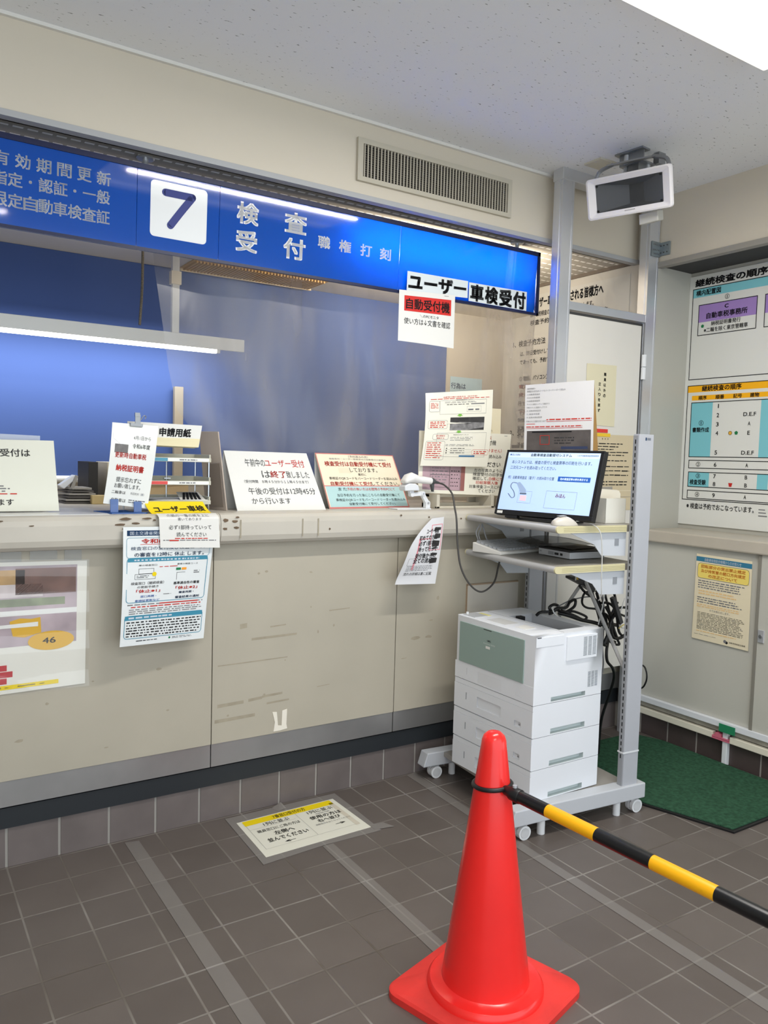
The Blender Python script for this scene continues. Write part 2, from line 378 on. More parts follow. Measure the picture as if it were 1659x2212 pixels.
# right wall: header over the niche, its cheeks, sill
WR = mat('right_wall', (178, 176, 166), .55, noise=.03, nscale=2)
mb = MB().box(XR, YB, 2.50, 3.75, 2.80, ZC+.01, BEIGE()).box(XR-.012, YB, 2.488, XR+.03, 2.795, 2.515, mat('header_edge', (150, 146, 138), .5))
struct('wall_right', mb)
struct('niche_back', MB().box(3.75, YB, .9, 3.83, 2.82, 2.56, WR))
struct('niche_cheek', MB().box(XR, 2.79, .0, 3.8, 2.80, 2.5, WR))
struct('niche_soffit', MB().box(XR+.03, YB, 2.499, 3.75, 2.80, 2.512, mat('dark_soffit', (66, 66, 66), .8)))
SILL = mat('sill_stone', (186, 178, 164), .4, noise=.06, nscale=5)
struct('trim_3', MB().box(XR-.025, YB, 1.05, 3.76, 2.79, 1.113, SILL), bevel=.008)

# ---------------------------------------------------------------- counter under the window
PANEL = mat('counter_panel', (176, 169, 153), .5, noise=.06, nscale=2.2, bump=.03, bscale=9)
cnt = thing('service_counter', 'long beige service counter with worn worktop below the blue window sign', 'counter', (1.0, 2.9, 0))
RES = mat('tape_residue', (160, 151, 132), .7, noise=.1, nscale=30); PEEL = mat('peeled_paint', (104, 86, 68), .8, noise=.2, nscale=30)
def smear(mb, x, z, w_, h, m, y, k=7):
    pts = [(x+w_*(.5+.5*math.cos(a)*random.uniform(.6, 1)), y, z+h*(.5+.5*math.sin(a)*random.uniform(.55, 1))) for a in [2*math.pi*i/k for i in range(k)]]
    mb.add(pts, [tuple(range(k))], m)
segs = [(X0+.005, -.62), (-.62, .236), (.236, 1.086), (1.088, 1.94), (1.942, 2.755), (2.757, 3.449)]
for i, (a, b) in enumerate(segs):
    m_ = MB().box(a+.001, 2.888, .314, b-.001, 2.95, 1.12, PANEL)
    if i == 3:
        for (x, z, w_, h) in ((1.11, .455, .11, .014), (1.24, .462, .06, .012), (1.30, .47, .09, .01), (1.10, .395, .17, .014), (1.32, .44, .1, .008), (1.25, .71, .2, .01), (1.33, .755, .07, .006), (1.2, .76, .03, .02), (1.55, .48, .06, .004), (1.6, .8, .1, .005), (1.11, .62, .3, .005)):
            m_.quad((x, 2.8875, z), (x+w_, 2.8875, z+.004), (x+w_, 2.8875, z+h+.003), (x, 2.8875, z+h), RES)
        for k in range(9): smear(m_, random.uniform(1.12, 1.8), random.uniform(.4, 1.0), random.uniform(.008, .022), random.uniform(.008, .02), RES, 2.8875)
    if i == 4:
        for (x, z, w_, h) in ((2.02, .63, .06, .02), (2.10, .63, .05, .018), (2.12, .71, .03, .01), (2.16, .8, .02, .03), (1.97, .55, .04, .006)): smear(m_, x, z, w_, h, RES, 2.8875)
    if i in (1, 2):
        for k in range(8): smear(m_, random.uniform(a+.05, b-.05), random.uniform(.36, .9), random.uniform(.01, .04), random.uniform(.005, .015), RES, 2.8875)
    put('front_panel', m_, cnt)
    put('kick_plate', MB().box(a+.001, 2.892, .222, b-.001, 2.95, .312, mat('kick_steel', (176, 175, 174), .3, metal=.8, noise=.12, nscale=4)), cnt)
put('black_strip', MB().box(X0+.005, 2.9, .143, 3.449, 2.95, .215, mat('black_rubber', (38, 42, 46), .45)), cnt)
prof = [(3.6, 1.225), (2.85, 1.225), (2.834, 1.220), (2.824, 1.208), (2.82, 1.19), (2.82, 1.14), (2.826, 1.12), (2.84, 1.108), (2.86, 1.104), (3.6, 1.104)]
WTOP = mat('worktop', (192, 186, 174), .38, noise=.06, nscale=4)
def worktop(a, b):
    return MB().prism([(a, y_, z_) for y_, z_ in prof], (b-a, 0, 0), WTOP)
mb = worktop(X0+.005, 1.088)
for (x, w_, z, h) in ((.71, .05, 1.205, .012), (.75, .04, 1.19, .01), (.69, .05, 1.185, .012), (.79, .04, 1.206, .01), (.72, .02, 1.172, .008), (1.08, .004, 1.15, .04), (.30, .05, 1.205, .01), (.42, .02, 1.19, .006), (.83, .015, 1.2, .01)):
    smear(mb, x, z, w_, h, PEEL, 2.8188 if z < 1.19 else 2.8185, 9)
for k in range(8): 
    x = random.uniform(.68, .84); yy = random.uniform(2.845, 2.89)
    mb.add([(x+random.uniform(0, .03), yy+random.uniform(-.006, .006), 1.2256) for _ in range(3)], [(0, 1, 2)], PEEL)
put('worktop', mb, cnt)
mb = worktop(1.09, 2.75)
for (x, w_, z, h) in ((1.095, .026, 1.19, .018), (1.13, .03, 1.188, .014), (1.095, .022, 1.16, .014), (1.135, .028, 1.165, .012), (1.145, .02, 1.205, .01)): smear(mb, x, z, w_, h, PEEL, 2.8185, 9)
for (x, z) in ((1.55, 1.15), (2.23, 1.18), (1.9, 1.2), (2.05, 1.19)): smear(mb, x, z, .012, .012, PEEL, 2.8185, 6)
for (x0, x1) in ((1.165, 1.171), (1.50, 1.506), (1.43, 1.435)): mb.quad((x0, 2.8185, 1.13), (x1, 2.8185, 1.13), (x1, 2.8185, 1.20), (x0, 2.8185, 1.20), RES)
put('worktop', mb, cnt)

# ---------------------------------------------------------------- window behind the counter
bl = thing('roller_blind', 'wide blue roller blind pulled down behind the counter', 'blind', (1.2, 3.94, 1.3))
put('blind_fabric', MB().box(X0+.1, 3.95, 1.325, 2.975, 3.955, 2.366, mat('blue_cloth', (74, 94, 146), .85, spec=.1, noise=.03, nscale=1.5, bump=.05, bscale=3)), bl)
put('bottom_bar', MB().cyl((X0+.1, 3.945, 1.312), (2.97, 3.945, 1.312), .016, mat('white_bar', (230, 230, 226), .4)), bl, smooth=40)
put('pull_cord', MB().tube(spline([(1.036, 3.70, 2.366), (1.034, 3.70, 2.2), (1.024, 3.70, 2.03)], 6), .006, mat('cord_grey', (120, 112, 98), .8, noise=.4, nscale=200), 6), smooth=60,
    label='grey beaded pull cord hanging beside the tube lamp in front of the blue blind', cat='cord', origin=(1.03, 3.70, 2.03))
put('wooden_post', MB().box(1.255, 3.90, 1.20, 1.300, 3.93, 1.78, mat('beige_wood', (152, 140, 120), .6, noise=.05)), label='short beige post standing in front of the blue blind behind the paper trays', cat='post', bevel=.003, origin=(1.28, 3.91, 1.2))
lf = thing('tube_light', 'long white hanging tube light in front of the blue blind', 'lamp', (.5, 3.7, 1.95))
FW = mat('fixture_white', (226, 226, 222), .45)
put('lamp_housing', MB().prism([(X0+.4, 3.665, 2.009), (X0+.4, 3.735, 2.009), (X0+.4, 3.735, 1.958), (X0+.4, 3.665, 1.95)], (1.523-X0-.4, 0, 0), FW), lf, bevel=.002)
put('lamp_tube', MB().cyl((X0+.5, 3.685, 1.945), (1.385, 3.685, 1.945), .0125, mat('lit_tube', (255, 255, 250), .4, emit=6.0)), lf, smooth=40)
put('socket', MB().box(1.386, 3.672, 1.935, 1.402, 3.70, 1.955, FW), lf)
put('stem', MB().box(1.172, 3.69, 2.009, 1.205, 3.715, 2.366, FW), lf)
put('stem_joint', MB().box(1.165, 3.683, 2.235, 1.212, 3.72, 2.295, mat('cream_joint', (244, 232, 208), .5)), lf, label='cream joint block')
lv = thing('ceiling_louvre', 'yellowish ribbed louvre panel in the office ceiling under the sign', 'louvre', (1.65, 3.8, 2.36))
mb = MB(); LVM = mat('amber_louvre', (206, 168, 100), .5)
for k in range(40): mb.box(1.29+k*.0175, 3.70, 2.352, 1.298+k*.0175, 3.895, 2.364, LVM)
put('louvre_blades', mb, lv)
put('louvre_frame', MB().box(1.275, 3.69, 2.362, 2.0, 3.91, 2.3665, LVM).box(1.275, 3.895, 2.35, 2.0, 3.91, 2.364, mat('louvre_rim', (226, 206, 168), .5)), lv)
# clear vinyl sheet
CV = trans_mat('clear_vinyl', (180, 176, 174), .30, .25, .045, bump=.25, trl=.5)
mb = MB(); nx, ny = 40, 30; V = []; F = []
edge = [(2.40, .905), (2.17, .925), (1.956, .96), (1.777, .989), (1.614, 1.03), (1.53, 1.11), (1.40, 1.15), (1.235, 1.16)]
def ledge(z):
    for (z1, x1), (z2, x2) in zip(edge, edge[1:]):
        if z2 <= z <= z1: return x1+(x2-x1)*(z1-z)/(z1-z2)
    return edge[-1][1]
for j in range(ny+1):
    z = 2.40-(2.40-1.235)*j/ny; a = ledge(z); b = 2.955-.02*(j/ny)
    for i in range(nx+1):
        u = i/nx; amp = .012*math.exp(-u*3.5)+.002
        V.append((a+(b-a)*u, 3.15+amp*math.sin(24*u-5*j/ny)+.008*math.sin(6*u+3*j/ny), z))
for j in range(ny):
    for i in range(nx): k = j*(nx+1)+i; F.append((k, k+nx+1, k+nx+2, k+1))
put('vinyl_sheet', MB().add(V, F, CV), smooth=180, label='clear wrinkled vinyl sheet hanging behind the blue sign', cat='plastic sheet', origin=(2.0, 3.15, 1.235))

# ---------------------------------------------------------------- blue light-box sign
sg = thing('hanging_sign', 'long blue light-box sign with window number 7 above the counter', 'sign', (1.4, 3.03, 2.19))
DKB = mat('sign_edge', (20, 28, 66), .35)
HPR = [(2.975, 2.185), (2.979, 2.185), (3.09, 2.36), (3.09, 2.495), (2.975, 2.495)]
def shell(pts, m): return [mb.add([(X0+.3, a[0], a[1]), (2.80, a[0], a[1]), (2.80, b[0], b[1]), (X0+.3, b[0], b[1])], [(0, 1, 2, 3)], m) for a, b in zip(pts, pts[1:])]
mb = MB(); shell(HPR, DKB); mb.prism([(2.797, a, b) for a, b in HPR], (.003, 0, 0), DKB)
shell([(2.977, 2.19), (2.979, 2.19), (3.085, 2.362), (3.085, 2.49), (2.978, 2.49)], mat('box_white', (235, 235, 235), .8))
mb.box(X0+.3, 2.966, 2.185, 2.80, 2.975, 2.1965, DKB).box(X0+.3, 2.966, 2.476, 2.80, 2.975, 2.495, DKB).box(2.786, 2.966, 2.185, 2.80, 2.975, 2.495, DKB)
put('sign_housing', mb, sg)
SB1 = SB2 = sign_mat('blue_acrylic', (16, 92, 196))
WS = mat('white_lettering', (236, 238, 238), .08, spec=.6); WS2 = mat('unlit_lettering', (196, 205, 216), .08, spec=.6)  # second tone is dimmed so the left panel's letters look unlit
for x_ in (.8585, 2.705):
    mb = MB().lathe([(.030, 0), (.034, .004), (.030, .008)], (x_, 3.04, 2.536), ALU(), 20).cyl((x_, 3.04, 2.492), (x_, 3.04, 2.54), .011, ALU())
    put('hanging_bolt', mb, sg, smooth=40)
def tilt(mb):
    for p_ in mb.v: p_.y += (2.485-p_.z)*.052
    return mb
def sign_panel(a, b, m):
    mb = MB().box(a+.001, 2.9705, 2.195, b-.001, 2.9745, 2.485, m)
    S = lambda x0, z0, x1, z1, t, mm=WS, bold=0.0: [mb.add([(x0+(x1-x0)*p, 2.9698, z0+(z1-z0)*q) for p, q in V_], F_, mm) for V_, F_ in (glyphs(t, bold),)]
    return mb, S
mb, S = sign_panel(-.3, .811, SB1)
for i, ch in enumerate('有効期間更新'):
    x = .3385+i*.0662; S(x-.024+.024, 2.437, x+.048, 2.391, ch, WS2, .015)
for i, ch in enumerate('指定・認証・一般'):
    x = .335+i*.0478
    if ch == '・': S(x+.017, 2.357, x+.027, 2.347, ch, WS2, .015)
    elif ch == '一': S(x+.001, 2.3545, x+.045, 2.3495, ch, WS2, .01)
    else: S(x, 2.3735, x+.0455, 2.327, ch, WS2, .015)
for i, ch in enumerate('限定自動車検査証'):
    x = .335+i*.0478; S(x, 2.305, x+.046, 2.258, ch, WS2, .015)
put('sign_panel', tilt(mb), sg, label='dark blue panel with three rows of white lettering')
mb, S = sign_panel(.811, 1.126, SB1)
sq = []
for (cx_, cz_, a0) in ((1.06, 2.432, 0), (.876, 2.432, 90), (.876, 2.264, 180), (1.06, 2.264, 270)):
    for k in range(7): an = math.radians(a0+15*k); sq.append((cx_+.016*math.cos(an), 2.970, cz_+.016*math.sin(an)))
mb.add(sq[::-1], [tuple(range(len(sq)))], WS)
NB = mat('navy_number', (34, 48, 124), .5)
def stroke(pts, r):
    P = [Vector(p) for p in spline([(x_, 0, z_) for x_, z_ in pts], 8)]
    for a, b in zip(P, P[1:]):
        t = (b-a).normalized(); nrm = Vector((t.z, 0, -t.x))*r
        mb.add([p+Vector((0, 2.9692, 0)) for p in (a-nrm, b-nrm, b+nrm, a+nrm)], [(0, 1, 2, 3)], NB)
    for p in P: mb.add([(p.x+r*math.cos(k*.524), 2.9693, p.z+r*math.sin(k*.524)) for k in range(12)], [tuple(range(11, -1, -1))], NB)
stroke([(.915, 2.411), (.97, 2.411), (1.018, 2.411)], .0135); stroke([(1.018, 2.411), (.975, 2.352), (.936, 2.296)], .0135)
put('sign_panel', tilt(mb), sg, label='blue panel with number 7 in a white square')
mb, S = sign_panel(1.126, 1.964, SB2)
S(1.196, 2.437, 1.289, 2.353, '検', WS, .03); S(1.195, 2.331, 1.287, 2.248, '受', WS, .03); S(1.401, 2.437, 1.502, 2.355, '査', WS, .03); S(1.40, 2.336, 1.50, 2.252, '付', WS, .03)
for x, ch in ((1.556, '職'), (1.657, '権'), (1.762, '打'), (1.861, '刻')): S(x, 2.368, x+.058, 2.318, ch, WS, .02)
put('sign_panel', tilt(mb), sg, label='blue panel with white lettering 検査受付')
mb, S = sign_panel(1.964, 2.786, SB2)
put('sign_panel', tilt(mb), sg, label='plain bright blue panel at the right end')
WST = mat('white_sticker', (216, 224, 226), .5)
p = Sheet((2.001, 2.9645, 2.286), (2.345, 2.9645, 2.290), (2.345, 2.9645, 2.212), (1.999, 2.9645, 2.197), WST, thick=.001)
p.text(.02, .10, .97, .93, 'ユーザー', INK(), .04)
p.put('paper_strip', label='white paper strip reading ユーザー stuck on the blue sign', cat='sign strip', origin=(2.17, 2.9645, 2.2))
p = Sheet((2.352, 2.9645, 2.286), (2.716, 2.9645, 2.290), (2.716, 2.9645, 2.198), (2.352, 2.9645, 2.2), WST, thick=.001)
for i, ch in enumerate('車検受付'): p.text(.02+i*.245, .06, .245+i*.245, .97, ch, INK(), .04)
p.put('paper_strip', label='white paper strip reading 車検受付 at the right end of the sign', cat='sign strip', origin=(2.53, 2.9645, 2.2))
p = Sheet((1.955, 2.9575, 2.197), (2.266, 2.9575, 2.213), (2.257, 2.945, 1.967), (1.947, 2.945, 1.972), PAPER(), bend=lambda u, v: .006*math.sin(u*3.1)*v)
p.rect(.09, .10, .93, .40, mat('red_banner', (206, 40, 34), .6)); p.text(.12, .15, .90, .36, '自動受付機', INK(), .015, 4)
p.text(.36, .44, .70, .50, '＼のPCモニタ', INK()); p.text(.09, .53, .92, .65, '使い方は↓文書を確認', INK()); p.rect(.80, .03, .88, .038, GREY())
p.put('hanging_notice', label='white notice with a red 自動受付機 banner taped under the sign', cat='notice', origin=(2.1, 2.95, 2.2))

# ---------------------------------------------------------------- vent grille
vg = thing('vent_grille', 'beige wall vent grille with dark vertical slats near the ceiling', 'vent', (2.11, 2.9, 2.6))
VM = mat('vent_beige', (190, 183, 166), .5)
put('vent_back', MB().box(1.716, 2.903, 2.617, 2.509, 2.907, 2.75, mat('vent_dark', (30, 28, 26), .9)), vg)
put('vent_frame', MB().box(1.69, 2.893, 2.750, 2.533, 2.907, 2.772, VM).box(1.69, 2.893, 2.598, 2.533, 2.907, 2.617, VM).box(1.69, 2.893, 2.617, 1.716, 2.907, 2.75, VM).box(2.509, 2.893, 2.617, 2.533, 2.907, 2.75, VM), vg)
mb = MB()
for k in range(48): mb.box(1.721+k*.01652, 2.894, 2.618, 1.7258+k*.01652, 2.900, 2.749, VM)
for k in range(14): mb.box(1.717, 2.9005, 2.626+k*.0092, 2.508, 2.9028, 2.6285+k*.0092, mat('vent_bar', (96, 90, 80), .7))
put('vent_slats', mb, vg)

# ---------------------------------------------------------------- partition with door
pf = thing('partition_frame', 'aluminium post frame standing at the right end of the counter', 'frame', (3.1, 2.81, 0))
def post(a, b, z1):
    mb = MB().box(a, 2.785, 0, b, 2.845, z1, ALU())
    mb.box(a-.002, 2.783, 0, a+.008, 2.79, z1, ALU()).box(b-.008, 2.783, 0, b+.002, 2.79, z1, ALU()).box(a-.003, 2.80, 0, a, 2.83, z1, ALU())
    return mb
put('post', post(2.756, 2.828, 2.85), pf); put('post', post(3.388, 3.462, 2.85), pf)
put('top_rail', MB().box(2.75, 2.782, 2.795, 3.46, 2.848, 2.85, ALU()), pf, bevel=.002)
put('transom', MB().box(2.828, 2.785, 2.195, 3.388, 2.84, 2.235, ALU()), pf, bevel=.002)
dr = thing('partition_door', 'white swing door panel between the aluminium posts', 'door', (3.1, 2.81, .38))
put('door_leaf', MB().box(2.832, 2.795, .38, 3.372, 2.828, 2.188, mat('door_white', (218, 214, 206), .5, noise=.015)), dr, bevel=.002)
put('door_edge', MB().box(2.832, 2.7935, 2.176, 3.375, 2.8, 2.188, mat('dark_seal', (60, 60, 60), .6)).box(3.372, 2.7935, .38, 3.3785, 2.80, 2.188, mat('dark_seal')), dr)
for z_ in (1.90, .62):
    mb = MB().cyl((3.385, 2.782, z_), (3.385, 2.782, z_+.062), .013, WPL()).cyl((3.385, 2.782, z_+.066), (3.385, 2.782, z_+.128), .013, WPL()).box(3.375, 2.782, z_, 3.398, 2.786, z_+.128, WPL())
    put('hinge', mb, dr, smooth=40)
CRM = mat('cream_paper', (216, 208, 178), .7)
p = Sheet((2.976, 2.7925, 1.950), (3.192, 2.7925, 1.956), (3.194, 2.7925, 1.645), (2.980, 2.7925, 1.648), CRM)
for i, ch in enumerate('職員以外の'): p.text(.57, .13+i*.087, .65, .185+i*.087, ch, INK(), .02)
for i, ch in enumerate('立入りを禁ず'): p.text(.40, .29+i*.087, .48, .345+i*.087, ch, INK(), .02)
p.put('door_notice', label='cream vertical notice on the white door reading 職員以外の立入りを禁ず', cat='notice', origin=(3.08, 2.79, 1.65))
put('tape_piece', MB().box(3.06, 2.790, 1.612, 3.145, 2.7945, 1.63, mat('red_tape', (214, 56, 48), .5)), label='short red tape piece on the white door below the cream notice', cat='tape', origin=(3.1, 2.79, 1.61))
put('tape_piece', MB().box(3.05, 2.790, 1.592, 3.165, 2.7945, 1.609, mat('yellow_tape', (230, 190, 50), .5)), label='short yellow tape piece on the white door under the red tape', cat='tape', origin=(3.1, 2.79, 1.59))
p = Sheet((2.92, 2.7925, 1.60), (3.345, 2.7925, 1.605), (3.345, 2.7925, 1.215), (2.92, 2.7925, 1.215), mat('tan_paper', (206, 190, 158), .7))
p.text(.44, .045, .55, .065, '※　※　※', INK()); p.greek(.06, .10, .93, .36, 7, INK(), .38, .03, .12, .45); p.greek(.06, .39, .97, .56, 3, INK(), .28, .03, .12, .05); p.greek(.06, .60, .95, .68, 2, INK(), .4, .03, .12, .1)
p.rect(0, .735, 1, .742, mat('tan_line', (228, 216, 190), .7)); p.rect(0, .82, 1, .824, GREY())
p.put('rules_notice', label='tan notice with many lines of small print behind the white box', cat='notice', origin=(3.1, 2.79, 1.2))
put('corner_bracket', MB().box(3.40, 2.776, 2.54, 3.466, 2.783, 2.615, mat('zinc', (146, 156, 160), .45, metal=.6, noise=.1, nscale=20)).box(3.4595, 2.715, 2.545, 3.468, 2.783, 2.612, mat('zinc')),
    label='galvanised corner bracket joining the right post to the wall header', cat='bracket', origin=(3.44, 2.77, 2.54))
o = bpy.data.objects['corner_bracket']; me = o.data
mb = MB()
for x_ in (3.412, 3.425, 3.438, 3.452):
    for z_ in (2.553, 2.573, 2.60): mb.cyl((x_, 2.776, z_), (x_, 2.773, z_), .004, STEEL(), 10)
for y_ in (2.73, 2.75, 2.768):
    for z_ in (2.56, 2.595): mb.cyl((3.4595, y_, z_), (3.457, y_, z_), .003, mat('screw_dark', (70, 70, 70), .5), 10)
put('screw', mb, o, smooth=40)

# ---------------------------------------------------------------- horn loudspeaker
sp = thing('horn_speaker', 'white rectangular horn loudspeaker hung from the ceiling by the posts', 'loudspeaker', (2.785, 2.42, 2.638))
a_, t_ = -1.239, -.287
ru = Vector((math.cos(a_), math.sin(a_), 0)); nb = Vector((-math.sin(a_), math.cos(a_), 0)); uu = Vector((0, 0, 1))*math.cos(t_)+nb*math.sin(t_); bb = -(ru.cross(uu)).normalized()
SPC = Vector((2.785, 2.42, 2.638))
def spp(x_, y_, d): return SPC+ru*x_+uu*y_+bb*d
def rring(hw, hh, rad, d, n=6):
    out = []
    for (cx_, cy_, a0) in ((hw-rad, hh-rad, 0), (-hw+rad, hh-rad, 90), (-hw+rad, -hh+rad, 180), (hw-rad, -hh+rad, 270)):
        for k in range(n+1): an = math.radians(a0+90*k/n); out.append(spp(cx_+rad*math.cos(an), cy_+rad*math.sin(an), d))
    return out
rings = [rring(.148, .058, .004, .042), rring(.150, .060, .004, .012), rring(.182, .080, .012, 0), rring(.1905, .0865, .014, .003), rring(.193, .088, .015, .014), rring(.186, .083, .015, .03), rring(.10, .055, .012, .17), rring(.06, .045, .01, .23)]
V = [p for r_ in rings[1:] for p in r_]; n_ = len(rings[0]); F = []
for i in range(len(rings)-2):
    for k in range(n_): F.append((i*n_+k, (i+1)*n_+k, (i+1)*n_+(k+1) % n_, i*n_+(k+1) % n_))
F.append(tuple(range((len(rings)-2)*n_, (len(rings)-1)*n_))[::-1])
put('speaker_housing', MB().add(V, F, mat('speaker_white', (226, 222, 222), .45)), sp, smooth=35)
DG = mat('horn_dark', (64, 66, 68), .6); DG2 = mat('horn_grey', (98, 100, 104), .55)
mb = MB()
q = lambda *pts: mb.quad(*[spp(*p_) for p_ in pts], DG2)
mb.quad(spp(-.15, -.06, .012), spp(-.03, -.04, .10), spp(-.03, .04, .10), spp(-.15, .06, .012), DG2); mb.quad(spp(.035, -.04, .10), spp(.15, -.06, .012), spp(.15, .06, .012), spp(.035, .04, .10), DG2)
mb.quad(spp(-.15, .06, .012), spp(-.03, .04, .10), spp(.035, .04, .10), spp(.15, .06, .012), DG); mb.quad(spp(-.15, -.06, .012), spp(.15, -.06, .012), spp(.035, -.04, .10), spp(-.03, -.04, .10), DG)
mb.quad(spp(-.03, -.04, .10), spp(.035, -.04, .10), spp(.035, .04, .10), spp(-.03, .04, .10), mat('horn_black', (34, 34, 36), .7))
for (x_, y_) in ((-.143, .053), (.143, .053), (-.143, -.053), (.143, -.053)): mb.cyl(spp(x_, y_, .012), spp(x_, y_, .006), .005, BPL(), 12)
put('speaker_horn', mb, sp)
put('grille_mesh', MB().quad(spp(-.15, -.06, .011), spp(.15, -.06, .011), spp(.15, .06, .011), spp(-.15, .06, .011), trans_mat('mesh_screen', (90, 92, 94), .35, .5, .02, trl=.2)), sp)
mb = MB()
for k in range(8): mb.quad(spp(-.02+k*.006, -.0705, .0045), spp(-.0165+k*.006, -.0705, .0045), spp(-.0165+k*.006, -.0665, .006), spp(-.02+k*.006, -.0665, .006), GREY())
put('maker_mark', mb, sp)
mb = MB()
for s_ in (-1, 1):
    pts = [spp(s_*.17, .07, .05), spp(s_*.15, .115, .07), spp(s_*.09, .135, .08)]
    mb.tube(spline(pts, 5), .009, STEEL(), 6)
mb.prism([spp(-.10, .13, .03), spp(.10, .13, .03), spp(.10, .13, .12), spp(-.10, .13, .12)], uu*.006, STEEL())
put('speaker_bracket', mb, sp)
mb = MB().prism([(2.83, 2.544, 2.842), (2.845, 2.40, 2.842), (2.90, 2.405, 2.842), (2.885, 2.55, 2.842)], (0, 0, .008), STEEL()).prism([(2.853, 2.535, 2.80), (2.865, 2.41, 2.80), (2.87, 2.41, 2.80), (2.858, 2.535, 2.80)], (0, 0, .045), STEEL())
mb.prism([(2.853, 2.535, 2.795), (2.865, 2.41, 2.795), (2.96, 2.42, 2.795), (2.95, 2.545, 2.795)], (0, 0, .006), STEEL())
mb.box(2.87, 2.44, 2.765, 2.93, 2.50, 2.797, STEEL()).box(2.955, 2.40, 2.80, 3.0, 2.43, 2.85, STEEL())
mb.cyl((2.86, 2.50, 2.80), (2.86, 2.50, 2.84), .012, ALU()).cyl((2.93, 2.44, 2.78), (2.93, 2.44, 2.81), .012, ALU()).cyl((2.88, 2.52, 2.77), (2.88, 2.52, 2.80), .01, ALU())
put('ceiling_mount', mb, sp, smooth=35)
mb = MB().prism([spp(.02, -.095, .06), spp(.11, -.088, .05), spp(.11, -.088, .12), spp(.05, -.095, .12)], -uu*.045, mat('driver_beige', (186, 184, 176), .5))
put('speaker_driver', mb, sp, bevel=.004)
put('access_plate', MB().box(2.80, 2.60, 2.842, 2.91, 2.70, 2.85, mat('cream_plate', (206, 200, 182), .5)), label='small cream plate on the ceiling behind the loudspeaker', cat='plate', origin=(2.85, 2.65, 2.85))

# ---------------------------------------------------------------- ceiling light
cl = thing('ceiling_light', 'bright white rectangular ceiling light at the upper right', 'lamp', (1.93, 1.36, 2.80))
put('light_frame', MB().box(1.07, 1.04, 2.838, 2.573, 1.68, 2.85, mat('light_rim', (236, 228, 210), .5)), cl, bevel=.003)
LD = mat('lit_diffuser', (255, 252, 244), .5, emit=1.1)
nt = LD.node_tree; gm = nt.nodes.new('ShaderNodeNewGeometry'); sp_ = nt.nodes.new('ShaderNodeSeparateXYZ'); nt.links.new(gm.outputs['Position'], sp_.inputs[0])
ty = math_node(nt, 'MINIMUM', math_node(nt, 'ABSOLUTE', math_node(nt, 'SUBTRACT', sp_.outputs[1], 1.57)), math_node(nt, 'ABSOLUTE', math_node(nt, 'SUBTRACT', sp_.outputs[1], 1.2)))
fall = math_node(nt, 'SUBTRACT', 1.0, math_node(nt, 'MULTIPLY', ty, 20.0)); fall.node.use_clamp = True
tb = math_node(nt, 'MULTIPLY', fall, 2.0)
nt.links.new(math_node(nt, 'ADD', tb, 1.1), nt.nodes['Principled BSDF'].inputs['Emission Strength'])
V = [(1.08, 1.05, 2.838), (2.563, 1.05, 2.838), (2.563, 1.67, 2.838), (1.08, 1.67, 2.838), (1.10, 1.07, 2.79), (2.543, 1.07, 2.79), (2.543, 1.65, 2.79), (1.10, 1.65, 2.79)]
put('diffuser', MB().add(V, [(4, 7, 6, 5), (0, 4, 5, 1), (1, 5, 6, 2), (2, 6, 7, 3), (3, 7, 4, 0)], LD), cl, bevel=.006)

# ---------------------------------------------------------------- right wall information board and cabinet
HY = 2.793
def by(y_): return (HY-y_)/(HY-1.2)
def bz(z_): return (2.478-z_)/(2.478-1.137)
CY = mat('cyan_print', (126, 196, 206), .5, spec=.3); PU = mat('purple_print', (162, 132, 196), .5, spec=.3); OR = mat('amber_print', (250, 180, 20), .5, spec=.3); BW = mat('board_white', (222, 222, 216), .35, spec=.5); GR = mat('green_print', (20, 120, 70), .5)
p = Sheet((3.742, HY-.004, 2.478), (3.742, 1.2, 2.478), (3.742, 1.2, 1.137), (3.742, HY-.004, 1.137), BW, thick=.006)
def R_(y0, z0, y1, z1, m, l=1): p.rect(by(y0), bz(z0), by(y1), bz(z1), m, l)
def T_(y0, z0, y1, z1, t, m=None, b=.02): p.text(by(y0), bz(z0), by(y1), bz(z1), t, m or INK(), b)
def Fr(y0, z0, y1, z1, t=.004, m=None): p.frame(by(y0), bz(z0), by(y1), bz(z1), t, m or INK())
T_(2.759, 2.459, 1.75, 2.418, '継続検査の順序と構内配置図のご案内', b=.03)
R_(2.770, 2.408, 1.3, 2.362, CY); Fr(2.772, 2.41, 1.3, 1.922); T_(2.75, 2.400, 2.602, 2.369, '構内配置図')
def circ(y_, z_, r, m, n='', fill=None):
    u, v = by(y_), bz(z_)
    if fill: p.disc(u, v, r, fill, 2)
    else:
        k = 24
        for i in range(k):
            a, b = 2*math.pi*i/k, 2*math.pi*(i+1)/k
            p.poly([(u+r*math.cos(a)/p.W, v+r*math.sin(a)/p.H), (u+r*math.cos(b)/p.W, v+r*math.sin(b)/p.H), (u+.84*r*math.cos(b)/p.W, v+.84*r*math.sin(b)/p.H), (u+.84*r*math.cos(a)/p.W, v+.84*r*math.sin(a)/p.H)], m, 3)
    if n: T_(y_+r*(.35 if n != '1' else .14), z_+r*.6, y_-r*(.35 if n != '1' else .14), z_-r*.6, n, m, .01)
def penta(y_, z_, r, m): p.poly([(by(y_)+r*math.sin(k*2*math.pi/5)/p.W, bz(z_)-r*math.cos(k*2*math.pi/5)/p.H) for k in range(5)], m, 2)
circ(2.563, 2.343, .013, INK(), '1')
R_(2.729, 2.321, 2.391, 2.227, PU); Fr(2.731, 2.321, 2.391, 2.156); T_(2.575, 2.305, 2.552, 2.285, 'C'); T_(2.681, 2.273, 2.443, 2.241, '自動車税事務所')
